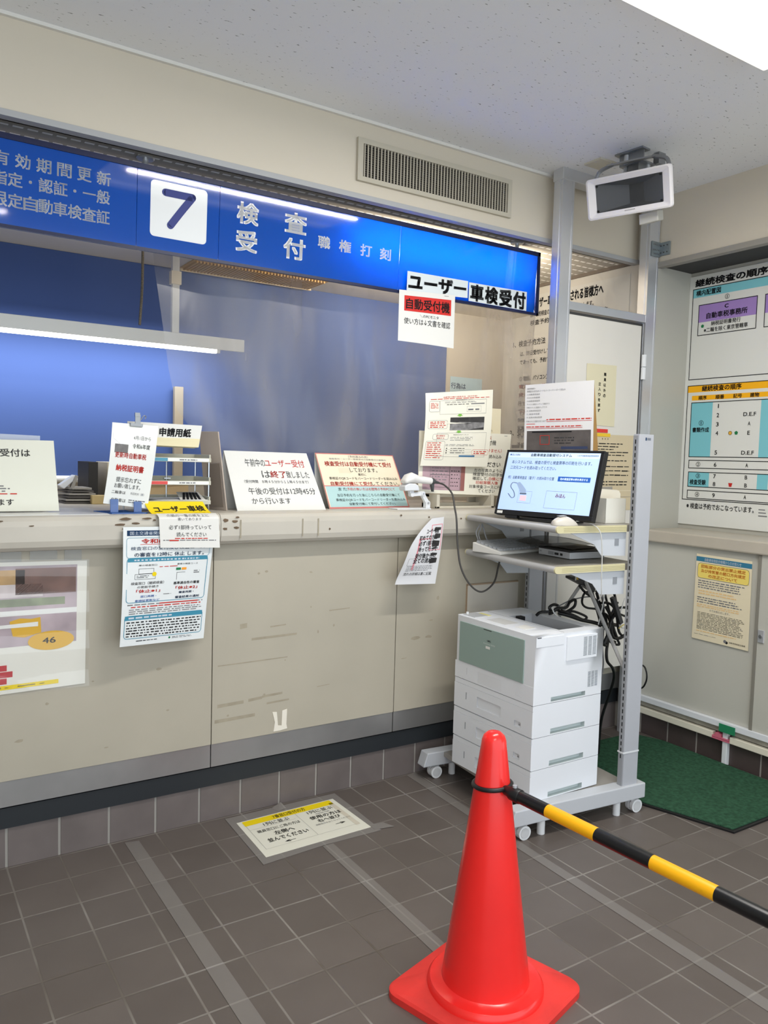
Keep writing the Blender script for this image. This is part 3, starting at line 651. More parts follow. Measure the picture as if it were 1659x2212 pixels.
T_(2.650, 2.226, 2.479, 2.202, '納税証明書発行', b=.01); T_(2.692, 2.195, 2.437, 2.170, '※二輪を除く東京管轄車', b=.01); penta(2.702, 2.206, .010, GR)
R_(2.349, 2.321, 2.0, 2.227, PU); Fr(2.351, 2.321, 2.0, 2.156); T_(2.32, 2.273, 2.05, 2.241, '関東運輸支局')
R_(2.772, 1.891, 1.3, 1.854, OR); Fr(2.774, 1.892, 1.3, 1.271); T_(2.684, 1.887, 2.452, 1.857, '継続検査の順序'); R_(2.744, 1.836, 1.3, 1.811, OR)
for y0, y1, t in ((2.703, 2.652, '順序'), (2.60, 2.548, '順番'), (2.496, 2.447, '記号'), (2.402, 2.352, '建物')): T_(y0, 1.8345, y1, 1.812, t)
R_(2.744, 1.799, 2.614, 1.506, CY); R_(2.339, 1.799, 2.1, 1.506, CY); Fr(2.746, 1.80, 1.3, 1.504); circ(2.678, 1.688, .014, INK(), '1'); T_(2.73, 1.665, 2.628, 1.638, '書類作成')
def row(z_, n, t): T_(2.587 if n != '1' else 2.5815, z_+.011, 2.572 if n != '1' else 2.576, z_-.011, n, b=.01); t and T_(2.398+len(t)*.007, z_+.010, 2.398-len(t)*.007, z_-.010, t, b=.01)
row(1.775, '1', ''); row(1.727, '2', 'D.E.F'); row(1.679, '3', 'A'); row(1.632, '4', 'E'); row(1.53, '5', 'D.E.F')
circ(2.502, 1.632, .0105, INK(), '', mat('ochre_dot', (222, 170, 60), .5)); circ(2.502, 1.632, .0105, INK()); penta(2.468, 1.632, .011, GR)
Fr(2.744, 1.489, 1.3, 1.443); circ(2.683, 1.466, .013, INK(), '2'); row(1.466, '6', 'A')
R_(2.742, 1.424, 2.613, 1.344, CY); R_(2.338, 1.424, 2.28, 1.344, CY); Fr(2.743, 1.425, 1.3, 1.342); circ(2.68, 1.404, .013, INK(), '3'); T_(2.73, 1.384, 2.63, 1.355, '検査受験'); row(1.404, '7', 'B'); row(1.363, '8', 'B')
p.poly([(by(2.497), bz(1.372)), (by(2.473), bz(1.372)), (by(2.478), bz(1.352)), (by(2.492), bz(1.352))], RED(), 2)
Fr(2.744, 1.326, 1.3, 1.279); circ(2.68, 1.303, .013, INK(), '4'); row(1.303, '9', 'A')
T_(2.742, 1.256, 2.345, 1.224, '※ 検査は予約でおこなっています。', b=.012); p.greek(by(2.32), bz(1.252), by(1.9), bz(1.205), 3, GREY(), .4, .01, .03)
p.put('information_board', label='large white information board about the inspection order in the right wall niche', cat='board', origin=(3.742, 2.0, 1.137))
cb = thing('sliding_cabinet', 'grey-white sliding door cabinet under the stone sill on the right wall', 'cabinet', (3.48, 1.5, 0))
CM = mat('cabinet_grey', (190, 188, 178), .45, noise=.03, nscale=2)
put('cabinet_door', MB().box(3.474, 2.13, .215, 3.5, 2.785, 1.05, CM), cb, bevel=.002)
d2 = put('cabinet_door', MB().box(3.462, .6, .215, 3.49, 2.128, 1.05, CM), cb, bevel=.002)
put('lock', MB().box(3.455, 2.078, .64, 3.463, 2.108, .70, ALU()).cyl((3.456, 2.093, .67), (3.45, 2.093, .67), .009, STEEL()), d2, bevel=.002)
put('door_edge', MB().box(3.459, 2.112, .215, 3.4625, 2.128, 1.05, mat('door_edge_grey', (132, 128, 118), .6)), d2)  # strip in a darker grey than the door
put('bottom_track', MB().box(3.452, YB, .185, 3.50, 2.785, .215, mat('white_track', (226, 228, 232), .4)).box(3.475, YB, .155, 3.5, 2.785, .185, mat('worn_grey', (168, 162, 150), .8, noise=.2, nscale=14)), cb, bevel=.002)
dt = thing('cable_duct', 'cream cable duct along the floor tiles under the cabinet with a short white leg', 'duct', (3.47, 2.2, .12))
DUC = mat('duct_cream', (228, 222, 204), .5)
put('duct', MB().box(3.458, 2.315, .117, 3.49, 2.785, .150, DUC), dt, bevel=.003); put('duct', MB().box(3.458, .4, .117, 3.49, 2.222, .150, DUC), dt, bevel=.003)
put('duct_leg', MB().box(3.462, 2.236, .001, 3.488, 2.262, .118, WPL()).box(3.462, 2.236, .117, 3.488, 2.262, .165, WPL()), dt, bevel=.003)
PK = mat('pink_cover', (206, 108, 128), .5)
put('joint_cover', MB().box(3.455, 2.222, .119, 3.488, 2.315, .126, PK).box(3.4555, 2.225, .128, 3.487, 2.315, .134, PK).box(3.456, 2.27, .134, 3.487, 2.30, .15, PK), dt, label='pink joint cover')
put('joint_tape', MB().box(3.448, 2.19, .166, 3.452, 2.275, .205, mat('green_tape', (40, 130, 90), .5)), dt, label='green tape')
BUF = mat('buff_paper', (228, 216, 186), .65)
p = Sheet((3.468, 2.463, 1.017), (3.468, 2.163, 1.013), (3.466, 2.157, .585), (3.466, 2.466, .588), BUF)
p.rect(.0, .03, 1, .085, mat('teal_banner', (52, 120, 150), .6)); p.text(.16, .04, .82, .078, '自動車技術総合機構からのお知らせ', mat('pale_lettering', (196, 205, 216), .5), .0); 
p.rect(.04, .105, .96, .275, mat('sun_yellow', (238, 214, 110), .6)); p.rframe(.035, .10, .965, .28, .002, .018, GREY())
for i, t in enumerate(('回転部分の突出禁止規定', '及び排気管の開口方向規定', 'の改正について')): p.text(.10+.08*(i == 2)+.06*(i == 2), .118+i*.052, .90-.14*(i == 2), .158+i*.052, t, mat('orange_print', (226, 136, 50), .6), .015)
p.greek(.06, .295, .94, .40, 4, GREY(), .5, .02, .08); p.greek(.08, .41, .85, .47, 2, mat('faded_orange', (232, 196, 140), .6), .6, .02, .08); p.greek(.06, .49, .9, .57, 3, GREY(), .5); p.greek(.06, .575, .94, .62, 2, mat('faded_orange'), .6); p.text(.3, .625, .66, .65, 'のでお知らせします。', GREY())
p.greek(.08, .67, .92, .88, 13, INK(), .38, .02, .1, .12); p.greek(.08, .885, .8, .91, 1, mat('faded_orange'), .5); p.disc(.60, .955, .008, GREY()); p.disc(.63, .965, .007, INK()); p.text(.68, .945, .95, .965, '自動車技術総合機構', INK()); p.greek(.04, .93, .45, .945, 1, GREY(), .3)
p.put('cabinet_poster', label='yellowed poster with an orange headline on the grey cabinet door', cat='poster', origin=(3.467, 2.3, .6))

# green mat
mb = MB(); MG = mat('green_turf', (56, 92, 70), .95, spec=.1, noise=.3, nscale=60, bump=.8, bscale=260)
mb.prism([(2.86, 1.80, .001), (3.45, 1.80, .001), (3.462, 2.6, .001), (3.40, 2.76, .001), (2.72, 2.77, .001), (2.73, 2.2, .001)], (0, 0, .011), MG)
put('floor_mat', mb, label='green artificial turf mat on the floor beside the cabinet', cat='mat', origin=(3.1, 2.3, 0))
put('mat_rim', MB().prism([(2.845, 1.785, .0008), (3.45, 1.785, .0008), (3.45, 1.80, .0008), (2.86, 1.80, .0008)], (0, 0, .007), BPL()).prism([(2.845, 1.785, .0008), (2.86, 1.80, .0008), (2.73, 2.2, .0008), (2.715, 2.2, .0008)], (0, 0, .007), BPL()), bpy.data.objects['floor_mat'], label='black rubber rim')

# ---------------------------------------------------------------- posters behind the counter
p = Sheet((3.447, 3.93, 2.485), (3.447, 2.95, 2.485), (3.447, 2.95, 1.25), (3.447, 3.93, 1.25), mat('poster_grey', (208, 206, 200), .6))
uy = lambda y_: (3.93-y_)/.98; vz = lambda z_: (2.485-z_)/1.235
p.text(uy(3.72), vz(2.468), uy(3.135), vz(2.405), 'ユーザー車検を申請される皆様方へ', INK(), .03)
p.text(uy(3.72), vz(2.385), uy(3.205), vz(2.352), 'は、予約検査の受付をされるようお願いします。', INK(), .01)
p.text(uy(3.72), vz(2.335), uy(3.1), vz(2.302), '検査予約制度は下記のとおりです', INK(), .01)
p.text(uy(3.87), vz(2.22), uy(3.58), vz(2.18), '1、検査予約方法', INK(), .01)
for i, (t, m) in enumerate((('は、終日受付けしています', INK()), ('であっても、予約できます', INK()), ('', INK()), ('① 電話、パソコン又は携帯', INK()), ('電話 http:// www', RED()), ('携帯 http:// www', RED()), ('日と予約できる台数', GREY()), ('下記へアクセス', RED()), ('9:00から18:00 土日', INK()), ('実施できなくなった場合', INK()), ('キャンセル手続した場合', GREY()), ('予約可能時間帯内に', GREY()), ('', INK()), ('どこの検査場でも受検', INK()), ('検査場所について', INK()))):
    if t: p.text(uy(3.80), vz(2.15-i*.052), uy(3.45), vz(2.12-i*.052), t, m, .01)
p.text(uy(3.87), vz(1.66), uy(3.62), vz(1.62), '2、受付方法', INK(), .01)
p.greek(uy(3.85), vz(1.58), uy(3.0), vz(1.30), 5, GREY(), .4)
p.put('wall_poster', label='large grey-white poster headed ユーザー on the side wall behind the posts', cat='poster', origin=(3.447, 3.4, 1.3))
p = Sheet((3.02, 3.962, 1.975), (3.275, 3.962, 1.975), (3.275, 3.962, 1.60), (3.02, 3.962, 1.60), mat('pale_blue_paper', (176, 202, 214), .6))
p.text(.02, .10, .48, .2, '行為は', NAVY(), .01); p.greek(.1, .26, .9, .6, 5, GREY())
p.put('wall_notice', label='pale blue notice on the back wall right of the blue blind', cat='notice', origin=(3.15, 3.962, 1.7))

# ================================================================== ON THE COUNTER
ZT = 1.2252
def aframe(tl, tr, br, bl, dx, dy, draw, label, base=None, t=.004):
    """A folded tent sign: printed front board and a plain rear board."""
    tl, tr, br, bl = [Vector(q_) for q_ in (tl, tr, br, bl)]
    th = thing('tent_sign', label, 'sign', ((bl+br)/2))
    th.location.z = ZT
    p = Sheet(tl, tr, br, bl, base or PAPER(), thick=t); draw(p); put('front_board', p.mb, th)
    d = Vector((dx, dy, 0))
    b2 = Sheet(tr+Vector((0, .006, 0)), tl+Vector((0, .006, 0)), Vector((bl.x, bl.y, bl.z))+d, Vector((br.x, br.y, br.z))+d, mat('board_back', (214, 214, 210), .6), thick=.003)
    put('rear_board', b2.mb, th)
    return th
def draw_g(p):
    D = mat('dark_print', (66, 66, 66), .7)
    p.text(.21, .13, .44, .26, '午前中の', D, .005); p.text(.44, .13, .92, .26, 'ユーザー受付', RED(), .005)
    p.text(.37, .33, .47, .45, 'は', D, .005); p.text(.47, .33, .655, .45, '終了', RED(), .01); p.text(.66, .33, .935, .45, '致しました', D, .005)
    p.text(.15, .49, .90, .545, '（受付時間　８時４５分から１１時４５分まで）', D)
    p.text(.17, .62, .945, .735, '午後の受付は12時45分', D, .005); p.text(.18, .79, .62, .895, 'から行います', D, .005)
aframe((1.189, 3.06, 1.464), (1.565, 3.06, 1.462), (1.607, 2.95, ZT), (1.207, 2.95, ZT), -.03, .135, draw_g, 'white tent sign reading 午前中のユーザー受付は終了 on the counter')
PKB = mat('pink_border', (206, 120, 116), .6)
def draw_p(p):
    p.frame(.0, .0, 1, 1, .004, PKB); p.rect(.02, .60, .985, .97, mat('mint_print', (176, 208, 208), .6)); p.rect(.0, .585, 1, .60, PKB); p.rect(0, .972, 1, .99, PKB)
    p.text(.40, .03, .65, .075, '（予約済みの方）', GREY()); p.text(.15, .085, .88, .115, '検査受付・ユーザー車検受付の自動受付の御案内', GREY())
    p.text(.08, .145, .93, .235, '検査受付は自動受付機にて受付', RED(), .012); p.text(.37, .26, .72, .34, 'しております。', INK()); p.text(.46, .36, .56, .405, '最初に', INK())
    p.text(.09, .43, .955, .485, '車検証のQRコードをバーコードリーダーを読み込み', INK(), .005); p.text(.09, .515, .60, .585, '自動受付機にて受付', RED(), .01); p.text(.60, .515, .96, .585, 'してください。', INK(), .005)
    p.text(.16, .625, .27, .68, 'また', INK()); p.text(.27, .625, .88, .68, '予約の無い方は右壁際の予約PCにて', RED(), .005)
    p.text(.13, .735, .92, .79, '当日予約を行った後にこちらの自動受付機にて', INK(), .005); p.text(.10, .82, .975, .875, '車検証のQRコードをバーコードリーダーを読み込み', INK(), .005); p.text(.25, .895, .83, .945, '自動受付機にて受付してください。', INK(), .005)
    p.rect(.23, .265, .38, .36, mat('masking_tape', (228, 216, 188), .6))
aframe((1.622, 3.09, 1.466), (2.051, 3.12, 1.465), (2.088, 3.02, ZT), (1.648, 2.99, ZT), -.02, .10, draw_p, 'cream tent sign with a pink border and pale blue lower half on the counter', mat('cream_board', (236, 224, 198), .6))
def draw_l(p):
    D = mat('dark_print'); p.text(.42, .13, 1-.17, .24, '受申請受付は', D, .01); p.text(.2, .40, .60, .50, '致しました', D, .01); p.rect(.40, .16, .58, .28, mat('pale_yellow_tag', (236, 226, 168), .6), 1)
    p.greek(.3, .56, .56, .59, 1, GREY(), .6); p.greek(.3, .635, .70, .74, 3, GREY(), .5); p.greek(.3, .745, .74, .775, 1, RED(), .5); p.text(.3, .83, .70, .92, '分から行います', D, .01)
aframe((.06, 3.06, 1.475), (.541, 3.06, 1.480), (.545, 2.98, ZT+.006), (.06, 2.98, ZT+.006), -.02, .11, draw_l, 'white tent sign at the left edge of the counter ending 行います', mat('white_board', (222, 222, 208), .6), .003)
put('counter_sheet', MB().box(-.2, 2.86, ZT, .69, 3.2, ZT+.0015, mat('glossy_white', (228, 228, 226), .25)).box(-.2, 2.852, ZT, .66, 2.90, ZT+.001, mat('glossy_white')), label='white glossy sheet lying on the worktop under the left tent sign', cat='sheet', origin=(.3, 3.0, ZT))
p = Sheet((.2, 3.12, 1.502), (.505, 3.12, 1.497), (.505, 3.125, 1.228), (.2, 3.125, 1.228), trans_mat('clear_folder', (220, 226, 228), .35, .2, .1))
p.put('clear_folder', label='clear plastic folder standing behind the left tent sign', cat='folder', origin=(.35, 3.1, ZT))

# clip notice in a blue stand
ns = thing('notice_stand', 'white bent tax notice in a blue stand on the counter', 'notice', (.76, 2.93, ZT))
def bendc(u, v): return .02*math.sin(math.pi*v)*(.6+.4*(1-u))
p = Sheet((.722, 2.955, 1.553), (.890, 2.955, 1.546), (.833, 2.893, 1.242), (.676, 2.893, 1.262), mat('laminate', (222, 224, 220), .3, spec=.5), bend=bendc)
p.poly([(.03, .13), (.18, .10), (.36, .10), (.42, .16), (.37, .26), (.2, .27), (.04, .2)], mat('tissue_white', (246, 247, 248), .8), 2); p.rect(.09, .27, .38, .38, mat('grey_photo', (110, 108, 108), .6, noise=.3, nscale=40))
p.text(.48, .15, .86, .20, '4月1日から', GREY()); p.text(.47, .25, .86, .31, '令和6年度', INK()); p.text(.11, .37, .80, .44, '更新時自動車税', RED(), .01); p.text(.16, .52, .78, .60, '納税証明書', RED(), .02)
p.text(.20, .67, .76, .73, '提示忘れずに', INK()); p.text(.18, .745, .76, .80, 'お願い致します。', INK()); p.text(.14, .83, .45, .87, '二輪車は', INK()); p.text(.56, .835, .87, .865, '市区町村（税）', GREY()); p.text(.16, .92, .48, .965, '自動車は', INK()); p.greek(.54, .915, .92, .965, 2, GREY(), .5)
put('notice_sheet', p.mb, ns)
BS = trans_mat('blue_clear_plastic', (60, 120, 200), .75, .1, .08)
mb = MB().prism([(.665, 2.99, ZT), (.70, 2.865, ZT), (.82, 2.862, ZT), (.832, 2.88, ZT), (.79, 2.93, ZT), (.785, 3.01, ZT)], (0, 0, .004), BS).box(.70, 2.885, ZT, .727, 2.891, 1.277, BS).box(.783, 2.885, ZT, .81, 2.891, 1.268, BS)
put('stand_base', mb, ns, label='blue plastic base')
mb = MB().prism([(.785, 2.945, 1.553), (.83, 2.945, 1.551), (.83, 2.945, 1.541), (.785, 2.945, 1.543)], (0, .018, 0), STEEL()).box(.803, 2.95, 1.552, .822, 2.955, 1.585, STEEL()).box(.802, 2.948, 1.578, .82, 2.957, 1.592, STEEL())
mb.tube(spline([(.822, 2.95, 1.565), (.833, 2.945, 1.582), (.842, 2.95, 1.578), (.838, 2.95, 1.570)], 5), .0016, STEEL(), 6)
put('binder_clip', mb, None, label='silver bulldog clip on top of the tax notice', cat='clip', origin=(.81, 2.95, 1.55))

# paper tray rack
tr = thing('paper_tray', 'three-tier letter tray with a white 申請用紙 header on the counter', 'letter tray', (.95, 3.05, ZT))
TM = mat('tray_beige', (196, 194, 178), .45); CH = mat('chrome_wire', (200, 204, 208), .2, metal=.9)
LBL = [mat('blue_label', (84, 150, 176), .5), mat('red_label', (220, 80, 76), .5), None]
for i, z_ in enumerate((1.425, 1.337, 1.262)):
    x0_, x1_ = .80, 1.094
    mb = MB().box(x0_, 2.95, z_-.006, x1_, 3.125, z_, TM).box(x0_, 2.95, z_, x0_+.006, 3.125, z_+.02, TM).box(x1_-.006, 2.95, z_, x1_, 3.125, z_+.02, TM).box(x0_, 3.119, z_, x1_, 3.125, z_+.02, TM)
    mb.box(x0_, 2.944, z_-.01, x1_, 2.951, z_+.006, TM)
    t_ = put('tray', mb, tr, bevel=.0015)
    if LBL[i]:
        p = Sheet((.86, 2.9435, z_+.004), (1.085, 2.9435, z_+.004), (1.085, 2.9435, z_-.008), (.86, 2.9435, z_-.008), mat('label_white', (236, 236, 232), .6), thick=.0004)
        p.rect(0, .0, .28, 1, LBL[i]); p.greek(.48, .25, .82, .75, 1, GREY(), .7); put('tray_label', p.mb, t_)
mb = MB()
for (x_, y_) in ((1.090, 2.96), (1.09, 3.115), (.805, 3.115), (.805, 2.96)): put('wire', MB().cyl((x_, y_, ZT), (x_, y_, 1.44), .003, CH, 8), tr, smooth=40)
put('wire', MB().cyl((.972, 3.115, 1.25), (.972, 3.115, 1.42), .0035, CH, 8).box(.96, 3.105, 1.345, .986, 3.12, 1.349, CH).box(.96, 3.105, 1.268, .986, 3.12, 1.272, CH), tr)
p = Sheet((.785, 2.99, 1.561), (1.072, 2.99, 1.557), (1.062, 2.985, 1.505), (.785, 2.985, 1.505), PAPER(), thick=.003)
p.text(.42, .30, .86, .92, '申請用紙', INK(), .03); put('header_card', p.mb, tr)
put('header_box', MB().prism([(.785, 2.984, 1.505), (1.062, 2.984, 1.505), (1.048, 2.96, 1.472), (.785, 2.96, 1.476)], (0, .05, -.004), mat('cream_card', (226, 216, 178), .5)), tr)
put('tray_paper', MB().prism([(.90, 2.955, 1.264), (1.085, 2.95, 1.266), (1.07, 3.11, 1.268), (.88, 3.11, 1.266)], (0, 0, .004), PAPER()), label='white form sheets lying in the lowest tray', cat='paper', origin=(.98, 3.05, 1.265))
mb = MB()
for k in range(5): mb.prism([(.985+k*.016, 2.953, 1.2705), (.995+k*.016, 2.953, 1.2705), (1.03+k*.012, 3.06, 1.292), (1.02+k*.012, 3.06, 1.292)], (0, 0, .001), INK())
mb.prism([(.975, 2.951, 1.2695), (1.075, 2.951, 1.2695), (1.09, 3.08, 1.293), (1.0, 3.08, 1.293)], (0, 0, .0008), PAPER())
put('folded_form', mb, label='curled black and white striped form in the lowest tray', cat='paper', origin=(1.03, 3.0, 1.27))
put('bookend_panel', MB().prism([(1.098, 3.10, 1.538), (1.137, 2.99, 1.537), (1.168, 2.965, ZT), (1.122, 3.08, ZT)], (.007, .007, 0), mat('taupe_board', (190, 176, 164), .6, noise=.03)), label='taupe upright panel standing right of the letter tray', cat='panel', bevel=.002, origin=(1.13, 3.0, ZT))
put('bookend_foot', MB().prism([(1.115, 3.04, 1.408), (1.142, 2.975, 1.412), (1.156, 2.965, 1.24), (1.118, 3.05, 1.24)], (-.003, -.003, 0), mat('taupe_dark', (128, 116, 106), .6)), bpy.data.objects['bookend_panel'], bevel=.001)
# yellow leaflet and hanging white sheet
YP = mat('yellow_leaflet_paper', (238, 208, 20), .5)
p = Sheet((.822, 2.90, 1.268), (1.045, 2.90, 1.266), (1.058, 2.838, ZT+.006), (.84, 2.838, ZT+.004), YP, bend=lambda u, v: -.012*math.sin(v*2.4)*(1-u*.4))
p.text(.08, .30, .95, .78, 'ユーザー車検', INK(), .02); p.rect(.1, .97, .9, .985, INK())
p.put('leaflet', label='yellow leaflet reading ユーザー車検 curling off the letter tray', cat='leaflet', origin=(.95, 2.87, ZT))
p = Sheet((.848, 2.802, 1.2285), (1.073, 2.802, 1.227), (1.078, 2.798, 1.099), (.853, 2.798, 1.107), PAPER(), bend=lambda u, v: .002*math.sin(3*u+v)-.035*max(0, 1-v/.14)**2, ny=20)
p.text(.14, .02, .84, .09, 'の紙の一番の紙を上に', GREY()); p.text(.30, .11, .70, .20, '書いてあります', GREY()); p.text(.15, .33, .86, .46, '必ず1部持っていって', INK()); p.text(.27, .54, .77, .67, '読んでください', INK()); p.greek(.24, .70, .82, .75, 1, RED(), .6); p.greek(.05, .755, .95, .80, 1, GREY(), .6, end=.02); p.rect(.15, .765, .3, .80, RED(), 3)
p.put('hanging_sheet', label='white sheet hanging over the counter edge below the yellow leaflet', cat='notice', origin=(.96, 2.81, 1.1))
# big notice 令和8
p = Sheet((.724, 2.806, 1.184), (1.062, 2.806, 1.180), (1.030, 2.83, .754), (.710, 2.79, .762), mat('notice_white', (224, 228, 228), .5), bend=lambda u, v: .012*math.sin(math.pi*v)*(1-u)-.006*math.sin(math.pi*v)*u)
p.rect(.04, .03, .98, .075, NAVY()); p.text(.07, .038, .9, .068, '国土交通省関東運輸局からのお知らせ', mat('pale_lettering', (196, 205, 216), .5))
p.text(.19, .10, .42, .14, '令和8', RED(), .02); p.rect(.18, .145, .9, .149, RED()); p.text(.08, .165, .9, .195, '検査窓口の受付及び検査コース', NAVY(), .005); p.text(.12, .215, .9, .25, 'の審査を12時に 休止 します。', NAVY(), .01)
p.rframe(.035, .09, .965, .26, .0012, .01, TEAL()); p.rect(.05, .262, .95, .293, TEAL()); p.greek(.12, .27, .88, .287, 1, mat('pale_lettering', (196, 205, 216), .5), .8, .01, .03)
p.rframe(.04, .26, .955, .635, .002, .012, TEAL())
p.text(.17, .315, .37, .33, '車の検査窓口', INK()); p.text(.60, .315, .84, .33, '最寄の検査コース', INK()); p.greek(.40, .335, .62, .345, 1, RED(), .7)
p.frame(.17, .35, .34, .395, .001, INK()); p.frame(.13, .395, .36, .44, .001, INK()); p.greek(.15, .405, .30, .43, 2, INK(), .4); p.disc(.345, .40, .008, YEL(), 3); p.rect(.59, .355, .645, .375, mat('green_print'), 3); p.rect(.655, .355, .71, .375, ORANGE(), 3); p.rect(.60, .395, .70, .398, INK()); p.rect(.60, .395, .605, .46, GREY()); p.greek(.80, .38, .88, .41, 2, GREY())
p.text(.09, .46, .46, .485, '検査窓口（継続検査）', GREY(), .01); p.text(.16, .495, .40, .515, 'の更新手続き', GREY(), .01); p.text(.15, .525, .42, .555, '「休止※1」', RED(), .02); p.text(.20, .575, .38, .595, '窓口再開・', PALEBLUE(), .01); p.text(.14, .61, .42, .63, '車検証更新など', PALEBLUE(), .01)
p.text(.57, .475, .88, .50, '基準適合性の審査', INK(), .015); p.text(.60, .515, .86, .545, '「休止※2」', RED(), .02); p.text(.64, .56, .82, .58, '審査再開・', NAVY(), .015); p.text(.60, .60, .89, .622, '審査結果の通知', NAVY(), .015); p.greek(.46, .57, .57, .58, 1, GREY(), .6)
p.greek(.06, .645, .95, .66, 1, GREY(), .6, end=.02); p.rect(.42, .648, .88, .657, RED(), 3); p.greek(.1, .665, .95, .68, 1, RED(), .65, end=.05); p.greek(.08, .685, .95, .735, 3, GREY(), .5, end=.1)
p.rect(.04, .745, .95, .782, TEAL()); p.greek(.08, .752, .6, .774, 1, mat('pale_lettering', (196, 205, 216), .5), .7); p.rframe(.035, .743, .955, .94, .002, .012, TEAL()); p.greek(.06, .79, .94, .93, 6, INK(), .5, .01, .05, .04); p.greek(.18, .955, .45, .97, 1, INK(), .5); p.greek(.6, .95, .85, .97, 2, GREY(), .5); p.disc(.57, .96, .004, GR)
p.put('notice_poster', label='white notice with blue boxes headed 令和8 hanging below the counter edge', cat='poster', origin=(.88, 2.81, .76))
# map poster in plastic bag
mp_ = thing('bagged_poster', 'photo poster in a clear plastic bag taped to the counter front at left', 'poster', (.3, 2.88, .85))
PHO = mat('pink_grey_photo', (176, 160, 166), .6, noise=.25, nscale=9)
p = Sheet((-.10, 2.884, 1.075), (.620, 2.884, 1.062), (.614, 2.884, .622), (-.10, 2.884, .612), mat('bag_paper', (226, 224, 214), .5))
p.rect(0, .03, .955, .645, PHO); p.rect(.3, .06, .72, .17, mat('photo_tan', (172, 140, 96), .6, noise=.3, nscale=14), 2); p.rect(.68, .05, .95, .25, mat('photo_brown', (112, 84, 76), .6, noise=.3, nscale=14), 2); p.rect(.2, .17, .8, .27, mat('photo_pale', (206, 196, 196), .6, noise=.2, nscale=12), 2); p.rect(.2, .28, .9, .34, mat('photo_green', (132, 140, 112), .6, noise=.3, nscale=20), 2); p.rect(.2, .37, .955, .41, mat('photo_white', (228, 228, 224), .5), 2)
YO = mat('photo_yellow', (216, 168, 30), .5)
p.poly([(.655, .45), (.70, .43), (.75, .44), (.79, .43), (.795, .55), (.72, .58), (.67, .565)], YO, 3); p.poly([(.60, .475), (.78, .465), (.78, .50), (.60, .50)], mat('photo_white'), 4)
p.poly([(.84+.105*math.cos(k*.2618), .62+.075*math.sin(k*.2618)) for k in range(24)], YO, 3); p.text(.80, .595, .86, .64, '46', INK(), .01, 5)
RB = mat('red_bars', (186, 50, 56), .6)
for i, e in enumerate((.575, .575, .645, .67, .645)): p.rect(.1, .68+i*.05, e, .725+i*.05, RB)
p.rect(.1, .935, .875, .968, YEL(), 2); p.greek(.4, .942, .86, .96, 1, GREY(), .6)
put('poster_print', p.mb, mp_)
mb = MB(); BAG = trans_mat('clear_bag', (226, 230, 230), .03, .06, .05, trl=.3); nx, ny = 12, 26; V = []; F = []
for j in range(ny+1):
    for i in range(nx+1):
        u, v = i/nx, j/ny
        V.append((-.1+.725*u, 2.878-.007*abs(math.sin(9*v+1.5*u))-.004*math.sin(23*v-2*u), 1.097-.03*u*(1-v)-.485*v))
for j in range(ny):
    for i in range(nx): k = j*(nx+1)+i; F.append((k, k+nx+1, k+nx+2, k+1))
put('plastic_bag', MB().add(V, F, BAG), mp_, smooth=180)
TAPE = trans_mat('clear_tape', (196, 194, 186), .42, .3, .06)
for (x0_, x1_, z0_) in ((.343, .408, 1.06), (.434, .522, 1.07), (.545, .602, 1.065)):
    put('tape_strip', MB().box(x0_, 2.8845, z0_, x1_, 2.8865, z0_+.045, TAPE), mp_)

# scanner side: instruction boards
bd = thing('instruction_board', 'white instruction board with a pink photo standing in a holder on the counter', 'notice board', (2.35, 2.96, ZT))
p = Sheet((2.107, 2.985, 1.583), (2.668, 2.985, 1.588), (2.610, 2.945, 1.282), (2.082, 2.945, 1.298), mat('cream_white', (232, 228, 212), .45), thick=.004)
# text placed as seen to the right of the front sheet
p.text(.715, .045, .775, .10, 'は', RED(), .01); p.text(.69, .11, .83, .19, '受付機', INK(), .005); p.rect(.92, .03, .955, .037, GREY()); p.text(.70, .25, .90, .31, 'ありません）', RED(), .005); p.text(.69, .345, .905, .405, 'ーを読み込み', INK(), .005); p.text(.70, .465, .90, .545, 'ください', INK(), .01)
for i, (a, b, t, m) in enumerate(((.60, .93, '左の写真のように', INK()), (.59, .94, '検査受付の印字を', INK()), (.59, .94, '確認して、', INK()), (.63, .89, '印紙等購入後', RED()), (.555, .96, '対象検査コースに行っ', INK()), (.66, .86, 'てください', INK()))):
    if i == 2: p.text(a, .575+i*.066, .77, .63+i*.066, t, m, .003); p.text(.78, .575+i*.066, .94, .63+i*.066, 'D棟にて', RED(), .005)
    else: p.text(a, .575+i*.066, b, .63+i*.066, t, m, .003)
PP = mat('pink_photo', (178, 150, 158), .6, noise=.08, nscale=15)
p.rect(.04, .535, .50, .945, PP); p.rect(.455, .54, .50, .945, mat('photo_edge', (150, 96, 92), .6), 2)
p.frame(.12, .55, .33, .70, .001, GREY(), 3); p.frame(.12, .70, .33, .90, .001, INK(), 3); p.frame(.33, .55, .45, .945, .001, INK(), 3); p.greek(.14, .57, .31, .85, 6, GREY(), .3, .01, .05, .3)
for k in range(5): p.greek(.345, .62+k*.06, .44, .645+k*.06, 1, INK(), .6, .008, .018, .02)
put('board_sheet', p.mb, bd)
HB = mat('holder_beige', (206, 200, 184), .5)
mb = MB().box(2.178, 2.93, ZT, 2.196, 3.05, 1.29, HB).box(2.506, 2.93, ZT, 2.524, 3.05, 1.29, HB).box(2.178, 3.02, ZT, 2.524, 3.05, ZT+.022, HB).box(2.178, 2.93, ZT, 2.524, 2.945, ZT+.01, HB).box(2.178, 2.99, 1.275, 2.524, 3.05, 1.29, HB)
put('board_holder', mb, bd, bevel=.002)
GRA = mat('arrow_green', (120, 180, 70), .6); PH = mat('dark_photo', (52, 50, 50), .6, noise=.5, nscale=30)
